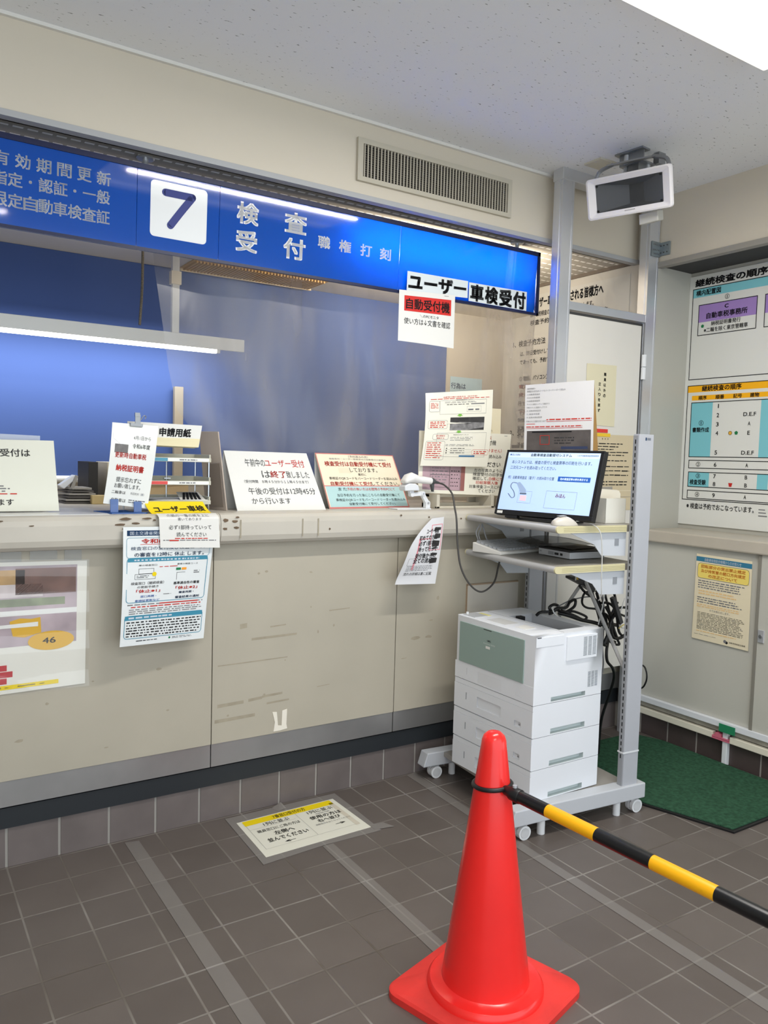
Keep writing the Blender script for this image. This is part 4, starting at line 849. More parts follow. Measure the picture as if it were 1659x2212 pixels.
p = Sheet((2.115, 2.93, 1.752), (2.466, 2.90, 1.790), (2.466, 2.925, 1.423), (2.080, 2.935, 1.421), mat('shiny_paper', (234, 230, 214), .25, spec=.6), bend=lambda u, v: -.03*(1-v)**2*(1-u)**2+.01*math.sin(v*3))
p.text(.25, .06, .75, .08, '自動受付機の使用方法（受付手順）', RED()); p.greek(.07, .085, .96, .10, 1, RED(), .6, end=.03); p.text(.43, .105, .68, .12, '自動車検査受付システム', INK()); p.frame(.20, .115, .90, .30, .0008, GREY()); p.greek(.27, .13, .82, .155, 2, GREY(), .4); p.greek(.30, .165, .65, .178, 1, INK(), .6); p.rect(.66, .163, .87, .176, GREY(), 2)
p.rframe(.05, .115, .20, .265, .001, .008, GREY()); p.greek(.07, .14, .19, .22, 5, RED(), .5); p.rect(.62, .235, .70, .255, GREY()); p.rect(.73, .235, .79, .255, GREY()); p.frame(.60, .20, .82, .275, .0006, GREY())
for v_ in (.30, .52): p.poly([(.475, v_), (.525, v_), (.525, v_+.018), (.55, v_+.018), (.50, v_+.036), (.45, v_+.018), (.475, v_+.018)], GRA, 2)
p.rect(.36, .345, .88, .515, PH); p.poly([(.36, .44), (.5, .405), (.88, .42), (.88, .48), (.6, .515), (.36, .515)], mat('photo_grey2', (128, 126, 126), .6, noise=.4, nscale=40), 2); p.poly([(.31, .405), (.60, .425), (.31, .43)], mat('shiny_paper'), 4)
p.rframe(.04, .38, .32, .495, .001, .008, GREY()); p.greek(.07, .39, .30, .485, 4, RED(), .5)
p.rframe(.12, .565, .35, .64, .001, .008, GREY()); p.text(.17, .578, .30, .60, '受付情報を', RED()); p.text(.18, .61, .29, .63, '確認する', RED()); p.frame(.18, .55, .93, .87, .0008, GREY()); p.text(.42, .57, .65, .583, '検査受付が完了しました', INK()); p.greek(.38, .60, .75, .66, 3, GREY(), .35); p.greek(.32, .70, .80, .73, 2, GREY(), .4)
p.rframe(.03, .66, .31, .915, .001, .008, GREY()); p.greek(.05, .67, .29, .90, 8, RED(), .42)
for k in range(3): p.greek(.40, .75+k*.03, .62, .765+k*.03, 1, INK(), .5); p.rect(.335, .752+k*.03, .35, .765+k*.03, INK(), 3); p.rect(.32, .775+k*.03, .72, .7765+k*.03, GREY())
p.rect(.54, .85, .78, .872, mat('button_blue', (60, 110, 150), .5), 2); p.rframe(.73, .775, .985, .845, .001, .006, RED()); p.greek(.76, .79, .96, .835, 2, RED(), .55)
put('instruction_sheet', p.mb, None, label='tall curved instruction sheet with green arrows and red print on the counter', cat='notice', origin=(2.28, 2.93, 1.42))
p = Sheet((2.46, 3.06, 1.714), (2.659, 3.06, 1.716), (2.665, 3.06, 1.40), (2.46, 3.06, 1.40), mat('pale_cream', (238, 228, 198), .5), thick=.003)
p.text(.55, .33, .72, .38, 'さい', INK()); p.text(.50, .41, .80, .47, 'を整って', INK()); p.greek(.1, .5, .85, .8, 4, GREY(), .4)
p.put('cream_card', label='pale cream card with rounded corner behind the tall instruction sheet', cat='card', origin=(2.56, 3.06, 1.4))
mb = MB().box(2.47, 3.063, ZT, 2.65, 3.075, 1.42, HB)
put('card_support', mb, bpy.data.objects['cream_card'])

# barcode scanner on articulated stand
st = thing('scanner_stand', 'white jointed clamp arm holding the barcode scanner on the counter', 'stand', (2.099, 2.9, ZT))
put('stand_plate', MB().box(1.93, 2.885, ZT, 2.115, 2.96, ZT+.005, WPL()).box(2.088, 2.89, ZT+.005, 2.112, 2.912, ZT+.03, WPL()), st, bevel=.001)
def link(a, b, r, m): 
    a, b = Vector(a), Vector(b); t = (b-a).normalized(); n_ = Vector((t.z, 0, -t.x))*r
    return MB().prism([a-n_, b-n_, b+n_, a+n_], (0, .016, 0), m).cyl(a+Vector((0, -.003, 0)), a+Vector((0, .02, 0)), r*1.25, m).cyl(b+Vector((0, -.003, 0)), b+Vector((0, .02, 0)), r*1.25, m).cyl(a+Vector((0, -.005, 0)), a+Vector((0, -.002, 0)), r*.6, ALU())
put('lower_arm', link((2.100, 2.893, 1.254), (2.071, 2.893, 1.296), .009, WPL()), st, smooth=40)
put('upper_arm', link((2.071, 2.891, 1.296), (2.012, 2.891, 1.292), .008, WPL()), st, smooth=40)
put('cradle', MB().prism([(1.962, 2.875, 1.309), (2.041, 2.875, 1.310), (2.033, 2.875, 1.334), (2.018, 2.875, 1.342), (1.985, 2.875, 1.342), (1.960, 2.875, 1.330)], (0, .05, 0), WPL()).box(1.998, 2.89, 1.296, 2.022, 2.91, 1.312, WPL()), st, bevel=.004)
sc_ = thing('barcode_scanner', 'white handheld barcode scanner lying in the clamp arm', 'scanner', (2.04, 2.9, 1.35))
mb = MB()
def ell(pts, m, n=18):
    V = []; F = []
    P = [Vector(q_[0]) for q_ in pts]
    for i, (c_, ra, rb) in enumerate(pts):
        t = (P[min(i+1, len(P)-1)]-P[max(i-1, 0)]).normalized(); a = Vector((0, 1, 0)); b = t.cross(a).normalized()
        for k in range(n): an = 2*math.pi*k/n; V.append(P[i]+a*math.cos(an)*ra+b*math.sin(an)*rb)
    for i in range(len(P)-1):
        for k in range(n): F.append((i*n+k, i*n+(k+1) % n, (i+1)*n+(k+1) % n, (i+1)*n+k))
    F.append(tuple(range(n-1, -1, -1))); F.append(tuple((len(P)-1)*n+k for k in range(n)))
    return mb.add(V, F, m)
ell([((1.966, 2.9, 1.348), .020, .008), ((1.972, 2.9, 1.350), .026, .012), ((1.99, 2.9, 1.362), .031, .022), ((2.01, 2.9, 1.367), .030, .024), ((2.03, 2.9, 1.363), .022, .020), ((2.05, 2.9, 1.359), .017, .017), ((2.08, 2.9, 1.357), .016, .0165), ((2.118, 2.9, 1.353), .016, .0155)], mat('scanner_white', (234, 232, 228), .35))
put('scanner_body', mb, sc_, smooth=50)
mb = MB(); ell([((2.118, 2.9, 1.353), .0165, .016), ((2.124, 2.9, 1.3525), .017, .0165), ((2.133, 2.9, 1.351), .015, .014), ((2.142, 2.9, 1.349), .009, .008), ((2.165, 2.9, 1.345), .005, .005)], mat('dark_grey_plastic', (74, 76, 78), .5))
mb.prism([(2.116, 2.89, 1.340), (2.131, 2.89, 1.340), (2.130, 2.89, 1.305), (2.126, 2.89, 1.305)], (0, .016, 0), mat('dark_grey_plastic')); put('scanner_boot', mb, sc_, smooth=50, label='dark grey end cap')
pts = [(2.16, 2.90, 1.346), (2.175, 2.87, 1.335), (2.165, 2.80, 1.30), (2.155, 2.765, 1.24), (2.14, 2.73, 1.19), (2.143, 2.72, 1.08), (2.158, 2.71, .98), (2.205, 2.70, .902), (2.273, 2.70, .866), (2.35, 2.71, .90), (2.39, 2.73, .965), (2.41, 2.74, 1.008)]
put('scanner_cord', MB().tube(spline(pts, 10), .0042, mat('cord_dark', (72, 70, 68), .5), 8), sc_, label='dark grey cord looping down beside the cart', smooth=60)

# crumpled sheet under the counter lip
p = Sheet((2.045, 2.812, 1.20), (2.130, 2.808, 1.197), (2.079, 2.785, .902), (1.864, 2.785, .911), mat('curl_paper', (214, 214, 216), .35, spec=.5), bend=lambda u, v: .022*math.sin(math.pi*min(1, v*1.1))*(1-u)+.006*math.sin(4*v))
p.c = [Vector(q_) for q_ in ((1.958, 2.80, 1.182), (2.130, 2.808, 1.197), (2.079, 2.785, .902), (1.864, 2.785, .911))]
p.mb = MB(); nx, ny = 14, 18; V = []; F = []
def cl_u(v): return max(0, .60*(1-v/.52)**2.0) if v < .52 else 0
for d in (0, -.0008):
    for j in range(ny+1):
        for i in range(nx+1):
            v = j/ny; u = cl_u(v)+(1-cl_u(v))*i/nx; V.append(p.at(u, v, d))
q_ = (nx+1)*(ny+1)
for j in range(ny):
    for i in range(nx): k = j*(nx+1)+i; F.append((k, k+nx+1, k+nx+2, k+1)); F.append((k+q_, k+q_+1, k+q_+nx+2, k+q_+nx+1))
p.mb.add(V, F, mat('curl_paper'))
HW = mat('marker_ink', (40, 40, 42), .6); PKF = mat('pink_line', (222, 140, 150), .6)
p.frame(.62, .10, .97, .49, .003, PKF); p.rect(.26, .30, .31, .78, PKF); p.rect(.25, .30, .62, .315, PKF, 1)
for (a, v_, b, t) in ((.47, .155, .86, 'ユーザー車検'), (.26, .25, .84, '初めての方は'), (.27, .335, .86, '必ず1部手に'), (.28, .425, .86, '持って行って'), (.25, .525, .86, '受付後からの'), (.24, .60, .88, '全ての流れが')): p.text(a, v_, b, v_+.078, t, HW, .02)
DP = mat('dark_photo'); 
for (a, b, c, d) in ((.72, .14, .93, .20), (.74, .235, .93, .32), (.70, .34, .92, .44), (.72, .445, .90, .475), (.72, .525, .90, .575), (.72, .60, .92, .69)): p.poly([(a+.02, b), (c, b+.012), (c-.01, d-.01), (a, d), (a-.015, (b+d)/2)], DP, 2)
p.frame(.10, .60, .28, .71, .0008, GREY()); p.greek(.12, .71, .86, .80, 4, GREY(), .4); p.text(.11, .815, .84, .865, '流れの詳細は裏に記載', INK(), .005)
p.put('curled_notice', smooth=80, label='curled handwritten notice taped under the counter lip beside the cart', cat='notice', origin=(2.0, 2.8, .9))
put('pinned_board', MB().box(2.335, 2.8795, .725, 2.656, 2.8875, .868, mat('board_beige', (206, 200, 190), .6, noise=.03)).box(2.335, 2.879, .862, 2.656, 2.8885, .869, mat('brown_edge', (168, 146, 122), .6)).box(2.3345, 2.879, .725, 2.338, 2.8885, .868, mat('brown_edge')), label='off-white board stuck on the counter front behind the printer', cat='board', origin=(2.5, 2.88, .73))
# white torn tape in a U shape
mb = MB(); WT = mat('torn_tape', (232, 226, 212), .7)
mb.prism([(1.346, 2.8875, .405), (1.366, 2.8875, .402), (1.372, 2.8875, .345), (1.388, 2.8875, .342), (1.390, 2.8875, .404), (1.412, 2.8875, .408), (1.410, 2.8875, .345), (1.414, 2.8875, .326), (1.38, 2.8875, .322), (1.352, 2.8875, .322), (1.358, 2.8875, .36)], (0, -.0012, 0), WT)
put('torn_tape', mb, label='torn white U-shaped tape remnant low on the counter front', cat='tape', origin=(1.38, 2.887, .32))

# desk clutter beyond the counter
put('kraft_box', MB().box(.755, 3.42, ZT, .84, 3.47, 1.262, mat('kraft', (190, 168, 118), .7)), label='small kraft box on the worktop between the left tent sign and the stand', cat='box', bevel=.002, origin=(.8, 3.45, ZT))
mb = MB()
for k in range(6): mb.prism([(.655+.006*k, 3.46, ZT+.012*k), (.80-.008*k, 3.45, ZT+.012*k), (.80-.01*k, 3.58, ZT+.012*k), (.65, 3.59, ZT+.012*k)], (0, 0, .008), mat('pile_a', (150, 146, 138), .7) if k % 2 else mat('pile_b', (84, 80, 76), .7))
put('paper_pile', mb, label='grey pile of papers behind the left tent sign', cat='paper pile', origin=(.72, 3.5, ZT))
put('desk_phone', MB().prism([(.64, 3.50, 1.30), (.70, 3.50, 1.345), (.715, 3.50, 1.335), (.66, 3.50, 1.285)], (0, .05, 0), WPL()).prism([(.675, 3.49, 1.27), (.705, 3.49, 1.345), (.715, 3.49, 1.34), (.69, 3.49, 1.265)], (0, .03, 0), mat('pile_a')), label='grey and white telephone handset on the paper pile behind the counter', cat='telephone', bevel=.003, origin=(.68, 3.52, 1.3))
for i, (x_, w_, c_, lb) in enumerate(((.775, .04, (40, 38, 36), 'black binder standing behind the counter beside the paper pile'), (.855, .05, (196, 184, 160), 'beige binder standing behind the counter right of the black binder'), (.915, .055, (124, 122, 66), 'olive green binder standing behind the counter'), (.975, .05, (192, 168, 140), 'tan box file behind the white tax notice'))):
    put('binder', MB().box(x_, 3.58, 1.2, x_+w_, 3.80, 1.40 if i < 3 else 1.29, mat('binder_%s' % 'abcd'[i], c_, .6)), label=lb, cat='binder', bevel=.002, origin=(x_, 3.6, 1.2))
put('yellow_cap', MB().cyl((.915, 3.5, ZT), (.915, 3.5, ZT+.03), .014, mat('yellow_plastic', (222, 176, 40), .5)), label='yellow cap on the worktop beside the olive green binder', cat='cap', smooth=40, origin=(.915, 3.5, ZT))
put('office_desk', MB().box(X0+.2, 3.6, 1.16, 3.4, 3.92, 1.2, mat('desk_top', (170, 158, 138), .5)), label='plain office desk running behind the service counter', cat='desk', origin=(1, 3.7, 1.16))
put('cardboard_box', MB().box(1.02, 3.52, ZT, 1.20, 3.58, 1.33, mat('kraft2', (196, 172, 132), .7)).prism([(1.02, 3.51, 1.33), (1.2, 3.52, 1.33), (1.22, 3.50, 1.318), (1.03, 3.49, 1.312)], (0, 0, .003), mat('kraft2')), label='tan cardboard box seen through the letter tray', cat='box', origin=(1.1, 3.55, ZT))

# ================================================================== CART
ca = math.radians(-5)
ct = thing('printer_cart', 'grey wheeled equipment cart with two shelves holding the printer', 'cart', (2.575, 2.12, 0), ca)
def slots(mb, x_, v0, z0, z1):
    z = z0
    while z < z1:
        mb.box(x_-.0006, v0, z, x_+.001, v0+.006, z+.017, mat('slot_dark', (22, 22, 24), .8)); z += .027
for v0 in (0, .66):
    mb = MB().box(0, v0, .06, .08, v0+.03, 1.575, LGREY()).box(-.004, v0+.002, .12, .0, v0+.028, 1.57, mat('slot_grey', (150, 152, 156), .5))
    slots(mb, -.004, v0+.012, .24, 1.55)
    po = put('post', mb, ct, True, bevel=.003)
    if v0 == 0:
        mb = MB()
        mb.add([(.034, -.0006, 1.562), (.041, -.0006, 1.562), (.041, -.0006, 1.55), (.034, -.0006, 1.55)], [(3, 2, 1, 0)], NAVY())
        for k in range(5): mb.add([(.044+k*.004, -.0006, 1.561), (.0472+k*.004, -.0006, 1.561), (.0472+k*.004, -.0006, 1.551), (.044+k*.004, -.0006, 1.551)], [(3, 2, 1, 0)], mat('logo_grey', (110, 116, 128), .6))
        put('maker_label', mb, po, True)
        put('cable_tie', MB().box(-.0055, -.0015, .262, .082, .032, .268, WPL()), po, True)
for v0 in (-.012, .635):
    lm = put('leg', MB().prism([(-.575, v0, .062), (-.555, v0, .125), (.12, v0, .125), (.12, v0, .062)], (0, .06, 0), mat('leg_grey', (190, 193, 198), .45)), ct, True, bevel=.004)
    for (u_, sgn) in ((-.50, -1), (.085, 1)):
        mb = MB().cyl((u_, v0+.008, .028), (u_, v0+.024, .028), .028, WPL(), 24).cyl((u_, v0+.032, .028), (u_, v0+.048, .028), .028, WPL(), 24).cyl((u_, v0+.006, .028), (u_, v0+.05, .028), .02, mat('hub_grey', (196, 198, 200), .4), 20).cyl((u_-.012*sgn, v0+.03, .05), (u_-.012*sgn, v0+.03, .07), .012, WPL())
        put('caster', mb, lm, True, smooth=40)
        put('levelling_foot', MB().cyl((u_-sgn*.095+.0, v0+.03, .0), (u_-sgn*.095, v0+.03, .07), .0155, WPL(), 18), lm, True, smooth=40)
put('base_shelf', MB().box(-.47, .045, .10, .06, .64, .122, mat('base_grey', (150, 146, 140), .6)), ct, True, bevel=.002)
SHT = mat('shelf_grey', (150, 147, 140), .42, noise=.06, nscale=10); EDG = mat('edge_cream', (206, 198, 158), .5); GE = mat('edge_grey', (178, 178, 178), .45)
for z_ in (1.178, 1.020):
    mb = MB().box(-.36, .042, z_, .075, .655, z_+.027, SHT)
    sh = put('shelf', mb, ct, True)
    put('front_edge', MB().cyl((-.362, .042, z_+.0135), (-.362, .655, z_+.0135), .0137, GE, 20), sh, True, smooth=40)
    for v_ in (.034, .655):
        mb = MB().prism([(-.3755, v_, z_+.0135)]+[(-.3615-.014*math.cos(a), v_, z_+.0135+.0138*math.sin(a)) for a in (.6, 1.2, 1.57)]+[(-.01, v_, z_+.0273), (-.01, v_, z_-.0003)]+[(-.3615-.014*math.cos(a), v_, z_+.0135-.0138*math.sin(a)) for a in (1.57, 1.2, .6)], (0, .008, 0), EDG)
        for zz_ in (.007, .013, .019): mb.box(-.34, v_-.0008, z_+zz_, -.01, v_, z_+zz_+.001, mat('edge_line', (176, 166, 128), .5))
        put('end_trim', mb, sh, True, smooth=40)
        put('shelf_bracket', MB().prism([(-.30, v_+.012, z_), (.0, v_+.012, z_), (.0, v_+.012, z_-.10), (-.13, v_+.012, z_-.095), (-.17, v_+.012, z_-.05)], (0, .003, 0), mat('bracket_grey', (196, 200, 206), .45)).box(-.062, v_+.0105, z_-.056, -.04, v_+.012, z_-.028, mat('bracket_slot_grey', (140, 144, 150), .5)), sh, True)  # slot drawn in a darker grey than the bracket
put('brace', MB().tube([(.05, .62, .58), (.05, .34, .93)], .008, GE, 8), ct, True); put('brace', MB().tube([(.05, .06, .58), (.05, .33, .93)], .008, GE, 8), ct, True)

# ---------------------------------------------------------------- printer
pr = thing('laser_printer', 'tall white laser printer with green front cover and stacked paper trays', 'printer', (2.31, 2.43, .126))
px0, px1, py0, py1 = 2.118, 2.495, 2.187, 2.676
PW = mat('printer_white', (228, 231, 236), .42, noise=.01); PG = mat('printer_grip', (192, 202, 202), .5); PGR = mat('pocket_shade', (184, 186, 190), .5)  # last colour is darkened to paint deeper shade into the pockets
mb = MB(); H0, H1 = .511, .782
mb.pocket_panel((px0, py0, H0), (1, 0, 0), (0, 0, 1), px1-px0, H1-H0, [(.094, .004, .285, .022, .02, PG)], PW)
mb.quad((px1, py0, H0), (px1, py1, H0), (px1, py1, H1), (px1, py0, H1), PW); mb.quad((px1, py1, H0), (px0, py1, H0), (px0, py1, H1), (px1, py1, H1), PW)
mb.quad((px0, py1, H0), (px0, py0, H0), (px0, py0, H1), (px0, py1, H1), PW); mb.quad((px0, py0, H0), (px0, py1, H0), (px1, py1, H0), (px1, py0, H0), PW)
mb.pocket_panel((px0, py0, H1), (1, 0, 0), (0, 1, 0), px1-px0, py1-py0, [(.178, .055, .32, .36, .055, PGR)], PW)
put('printer_body', mb, pr)
b_ = bpy.data.objects['printer_body']
import bmesh
bm = bmesh.new(); bm.from_mesh(b_.data); bmesh.ops.remove_doubles(bm, verts=bm.verts, dist=1e-5)
L0 = b_.parent.location
def outer(v): 
    p_ = v.co+L0; k = (abs(p_.x-px0) < 1e-4 or abs(p_.x-px1) < 1e-4)+(abs(p_.y-py0) < 1e-4 or abs(p_.y-py1) < 1e-4)+(abs(p_.z-H1) < 1e-4)
    return k
ed = [e for e in bm.edges if outer(e.verts[0]) >= 2 and outer(e.verts[1]) >= 2 and len(e.link_faces) == 2 and e.calc_face_angle(0) > 1]
ed = [e for e in ed if not (abs(e.verts[0].co.z+L0.z-H0) < 1e-4 and abs(e.verts[1].co.z+L0.z-H0) < 1e-4)]
bmesh.ops.bevel(bm, geom=ed, offset=.012, segments=3, affect='EDGES', profile=.5)
bm.to_mesh(b_.data); bm.free()
for f_ in b_.data.polygons: f_.use_smooth = True
b_.data.set_sharp_from_angle(angle=math.radians(35))
# front (facing -X)
put('front_cover', MB().box(px0-.004, 2.245, .586, px0+.004, 2.648, .758, mat('sage_green', (142, 162, 155), .45)).box(px0-.0047, 2.44, .7515, px0-.003, 2.49, .755, mat('latch_dark', (54, 60, 58), .5)), pr, bevel=.001, label='sage green front cover')
mb = MB(); V_, F_ = glyphs('NEC', .02)
mb.add([(px0-.0052, 2.464-.024*a, .714-.008*b) for a, b in V_], F_, mat('logo_pale', (206, 214, 210), .5)); V_, F_ = glyphs('MultiWriter 8600N', .0); mb.add([(px0-.0052, 2.487-.072*a, .700-.007*b) for a, b in V_], F_, mat('logo_pale'))
mb.quad((px0-.0052, 2.472, .687), (px0-.0052, 2.472, .676), (px0-.0052, 2.445, .676), (px0-.0052, 2.445, .687), PAPER())
put('printer_lettering', mb, bpy.data.objects['front_cover'])
put('corner_panel', MB().box(px0+.004, py0-.0015, .738, px0+.152, py0+.002, .776, PW).box(px0+.008, py0-.0018, .7735, px0+.03, py0, .7765, BPL()), pr, bevel=.0008)
mb = MB().box(px0+.166, py0-.006, .671, px0+.335, py0+.002, .766, PW)
for c_ in range(3):
    for r_ in range(15): mb.box(px0+.258+c_*.026, py0-.0065, .682+r_*.0052, px0+.278+c_*.026, py0-.0058, .6845+r_*.0052, mat('slit_grey', (128, 134, 138), .7))
put('vent_cover', mb, pr)
mb = MB()
for c_ in range(3):
    for r_ in range(14): mb.box(px0+.297+c_*.020, py0-.0006, .548+r_*.0046, px0+.312+c_*.020, py0+.0005, .5502+r_*.0046, mat('slit_grey'))
put('side_vent', mb, pr)
put('paper_guide', MB().box(2.33, 2.30, .735, 2.345, 2.52, .768, BPL()).box(2.325, 2.50, .75, 2.355, 2.53, .784, BPL()).box(2.36, 2.25, .73, 2.43, 2.40, .745, BPL()), pr, bevel=.002)
put('top_seam', MB().box(px0+.163, py0+.012, H1-.001, px0+.1645, py1-.012, H1+.0006, mat('seam_grey', (150, 152, 154), .6)), pr)
put('top_label', MB().prism([(2.172, 2.305, H1), (2.232, 2.305, H1), (2.235, 2.375, H1), (2.172, 2.365, H1)], (0, 0, .0015), PAPER()).prism([(2.16, 2.41, H1), (2.235, 2.41, H1), (2.235, 2.53, H1), (2.16, 2.53, H1)], (0, 0, .0008), mat('label_grey', (206, 206, 204), .5)), pr)
put('control_panel', MB().box(2.14, 2.58, H1, 2.21, 2.66, H1+.003, mat('panel_grey', (180, 182, 184), .5)).cyl((2.155, 2.65, H1), (2.155, 2.65, H1+.012), .006, WPL()).box(2.215, 2.585, H1, 2.235, 2.65, H1+.0015, mat('label_yellow', (226, 220, 140), .5)), pr)
for (z0_, z1_) in ((.381, .509), (.252, .379), (.126, .250)):
    mb = MB(); mb.pocket_panel((px0+.004, py0, z0_), (1, 0, 0), (0, 0, 1), px1-px0-.004, z1_-z0_, [(.094, .004, .285, .026, .02, PG)], PW)
    mb.quad((px1, py0, z0_), (px1, py1, z0_), (px1, py1, z1_), (px1, py0, z1_), PW); mb.quad((px1, py1, z0_), (px0+.004, py1, z0_), (px0+.004, py1, z1_), (px1, py1, z1_), PW); mb.quad((px0+.004, py1, z0_), (px0+.004, py0, z0_), (px0+.004, py0, z1_), (px0+.004, py1, z1_), PW)
    mb.quad((px0+.004, py0, z1_), (px1, py0, z1_), (px1, py1, z1_), (px0+.004, py1, z1_), PW); mb.quad((px0+.004, py1, z0_), (px1, py1, z0_), (px1, py0, z0_), (px0+.004, py0, z0_), PW)
    put('tray_unit', mb, pr)
for k, (z0_, z1_) in enumerate(((.511, .583), (.383, .487), (.254, .357), (.128, .228))):
    W_ = py1-py0; H_ = z1_-z0_; hz = .018 if k == 0 else .03; xf = px0-.0005
    mb = MB().pocket_panel((xf, py1, z0_), (0, -1, 0), (0, 0, 1), W_, H_, [(.154, H_-hz-.045, .304, H_-hz, .022, PGR), (.388, H_*.18+.004, .424, H_*.18+.026, .005, PGR), (.080, H_-hz-.03, .084, H_-hz, .003, mat('slit_grey'))], PW)
    mb.quad((xf, py0, z0_), (px0+.006, py0-.0004, z0_), (px0+.006, py0-.0004, z1_), (xf, py0, z1_), PW); mb.quad((xf, py0, z1_), (px0+.006, py0, z1_), (px0+.006, py1, z1_), (xf, py1, z1_), PW); mb.quad((xf, py1, z0_), (px0+.006, py1, z0_), (px0+.006, py0, z0_), (xf, py0, z0_), PW)
    t_ = put('paper_drawer', mb, pr)
    V_, F_ = glyphs('A4', .01); zb = z0_+H_*.18+.009
    put('size_badge', MB().add([(xf+.0044, py1-.408-.010*a, zb+.011-.011*b) for a, b in V_], F_, GREY()), t_)
    if k: put('seam_strip', MB().box(xf+.001, py0+.001, z1_+.001, px0+.006, py1-.001, z1_+.0215, PW), pr)

# ---------------------------------------------------------------- monitor
mo = thing('monitor', 'black flat monitor tilted back showing a pale blue reception screen on the cart', 'monitor', (2.31, 2.38, 1.206))
BLv = Vector((2.252, 2.612, 1.225)); am, tm, wmn = -1.380, .270, .481; hm = wmn*.6
mr = Vector((math.cos(am), math.sin(am), 0)); mn = Vector((-math.sin(am), math.cos(am), 0)); mu = Vector((0, 0, 1))*math.cos(tm)+mn*math.sin(tm); mbk = -(mr.cross(mu)).normalized()
def mp(u, v, d=0): return BLv+mr*wmn*u+mu*hm*(1-v)+mbk*d
mb = MB()
def mbox(u0, v0, u1, v1, d0, d1, m): mb.prism([mp(u0, v0, d0), mp(u1, v0, d0), mp(u1, v1, d0), mp(u0, v1, d0)], mbk*(d1-d0), m)
mbox(0, 0, 1, 1, .004, .03, BPL()); mbox(.2, .2, .8, .9, .03, .05, BPL())
mbox(0, 0, 1, .035, 0, .004, BPL()); mbox(0, .925, 1, 1, 0, .004, BPL()); mbox(0, .035, .022, .925, 0, .004, BPL()); mbox(.965, .035, 1, .925, 0, .004, BPL())
put('monitor_casing', mb, mo, bevel=.002)
SCR = mat('screen_glow', (176, 200, 240), .12, spec=.5, emit=.42)
p = Sheet(mp(.022, .035, .003), mp(.965, .035, .003), mp(.965, .925, .003), mp(.022, .925, .003), SCR, thick=.001, gap=.0003)
DI = mat('screen_text', (36, 60, 84), .4); DGr = mat('screen_green', (20, 60, 60), .4); SW = mat('screen_white', (226, 236, 250), .3, emit=.5)
p.rect(0, 0, 1, .09, mat('screen_pale', (196, 216, 246), .2, emit=.45)); p.text(.265, .02, .71, .07, '自動車検査自動受付システム', DGr, .015); p.text(.045, .03, .14, .06, '国土交通省', DI); p.disc(.03, .045, .004, BLUE()); p.text(.765, .03, .985, .06, '八王子自動車検査登録事務所', DI)
p.text(.06, .14, .93, .20, '本システムでは、検査の受付と検査票等の印刷を行います。', DI, .003); p.text(.055, .235, .57, .295, '二次元コードを読み取ってください。', DI, .003)
p.text(.05, .41, .57, .465, '例）自動車検査証（電子）の読み取り位置', DI, .0); p.rect(.61, .395, .945, .475, mat('button_navy', (42, 92, 172), .3, emit=.3), 2); p.text(.635, .415, .92, .455, '他の検査証等の例を表示する', SW, .01, 5)
p.frame(.515, .64, .84, .925, .0008, GREY()); p.text(.62, .68, .725, .745, 'みほん', mat('screen_red', (150, 60, 80), .4), .01)
p.frame(.21, .665, .36, .865, .0006, GREY(), 2); p.rect(.235, .74, .305, .83, mat('screen_pink', (236, 190, 200), .3, emit=.4), 3)
p.poly([(.165, .535), (.20, .515), (.235, .56), (.285, .64), (.295, .70), (.235, .715), (.215, .65)], mat('screen_grey', (150, 170, 200), .3, emit=.3), 4); p.rect(.225, .70, .30, .72, mat('screen_dark', (96, 110, 130), .4), 5)
cv = [(.17, .535), (.12, .53), (.105, .60), (.15, .68), (.17, .76), (.14, .79), (.09, .72)]
cp = spline([(a, b, 0) for a, b in cv], 6)
for a, b in zip(cp, cp[1:]):
    t = (b-a).normalized(); nn = Vector((-t.y, t.x, 0))*.004; p.poly([(a.x+nn.x, a.y+nn.y), (b.x+nn.x, b.y+nn.y), (b.x-nn.x, b.y-nn.y), (a.x-nn.x, a.y-nn.y)], mat('screen_dark'), 4)
put('screen', p.mb, mo, label='lit pale blue screen')
mb = MB(); mb.prism([mp(.03, .945, -.0005), mp(.09, .945, -.0005), mp(.09, .985, -.0005), mp(.03, .985, -.0005)], mbk*.001, PAPER()); put('asset_label', mb, mo)
mb = MB().prism([mp(.35, .9, .04), mp(.65, .9, .04), mp(.65, .55, .06), mp(.35, .55, .06)], mbk*.03, BPL()).box(2.29, 2.28, 1.2055, 2.45, 2.50, 1.216, BPL()); mb.prism([mp(.12, .99, .004), mp(.25, .99, .004), mp(.25, 1.04, .004), mp(.12, 1.04, .004)], mbk*.02, BPL())
put('monitor_stand', mb, mo)

# mouse on upper shelf
ms = thing('computer_mouse', 'white computer mouse at the front corner of the upper shelf', 'mouse', (2.285, 2.225, 1.2055), math.radians(-12))
V = []; F = []; n_, k_ = 16, 24
for i in range(n_+1):
    t = i/n_; x_ = -.055+.11*t; hw = .031*math.sin(math.pi*min(.97, max(.03, t*.92+.04)))**.42; hh = .036*(math.sin(math.pi*min(1, .12+t*.86))**.7)
    for j in range(k_+1): an = math.pi*j/k_; V.append((x_, hw*math.cos(an), hh*math.sin(an)))
for i in range(n_):
    for j in range(k_): q_ = i*(k_+1)+j; F.append((q_, q_+1, q_+k_+2, q_+k_+1))
F.append(tuple(range(k_, -1, -1))); F.append(tuple(n_*(k_+1)+j for j in range(k_+1)))
put('mouse_shell', MB().add(V, F, mat('mouse_white', (196, 190, 180), .35)), ms, True, smooth=60)
put('mouse_buttons', MB().prism([(-.03, -.012, .0355), (.0, -.012, .0375), (.0, .012, .0375), (-.03, .012, .0355)], (0, 0, .001), mat('mouse_grey', (190, 188, 184), .4)), ms, True)
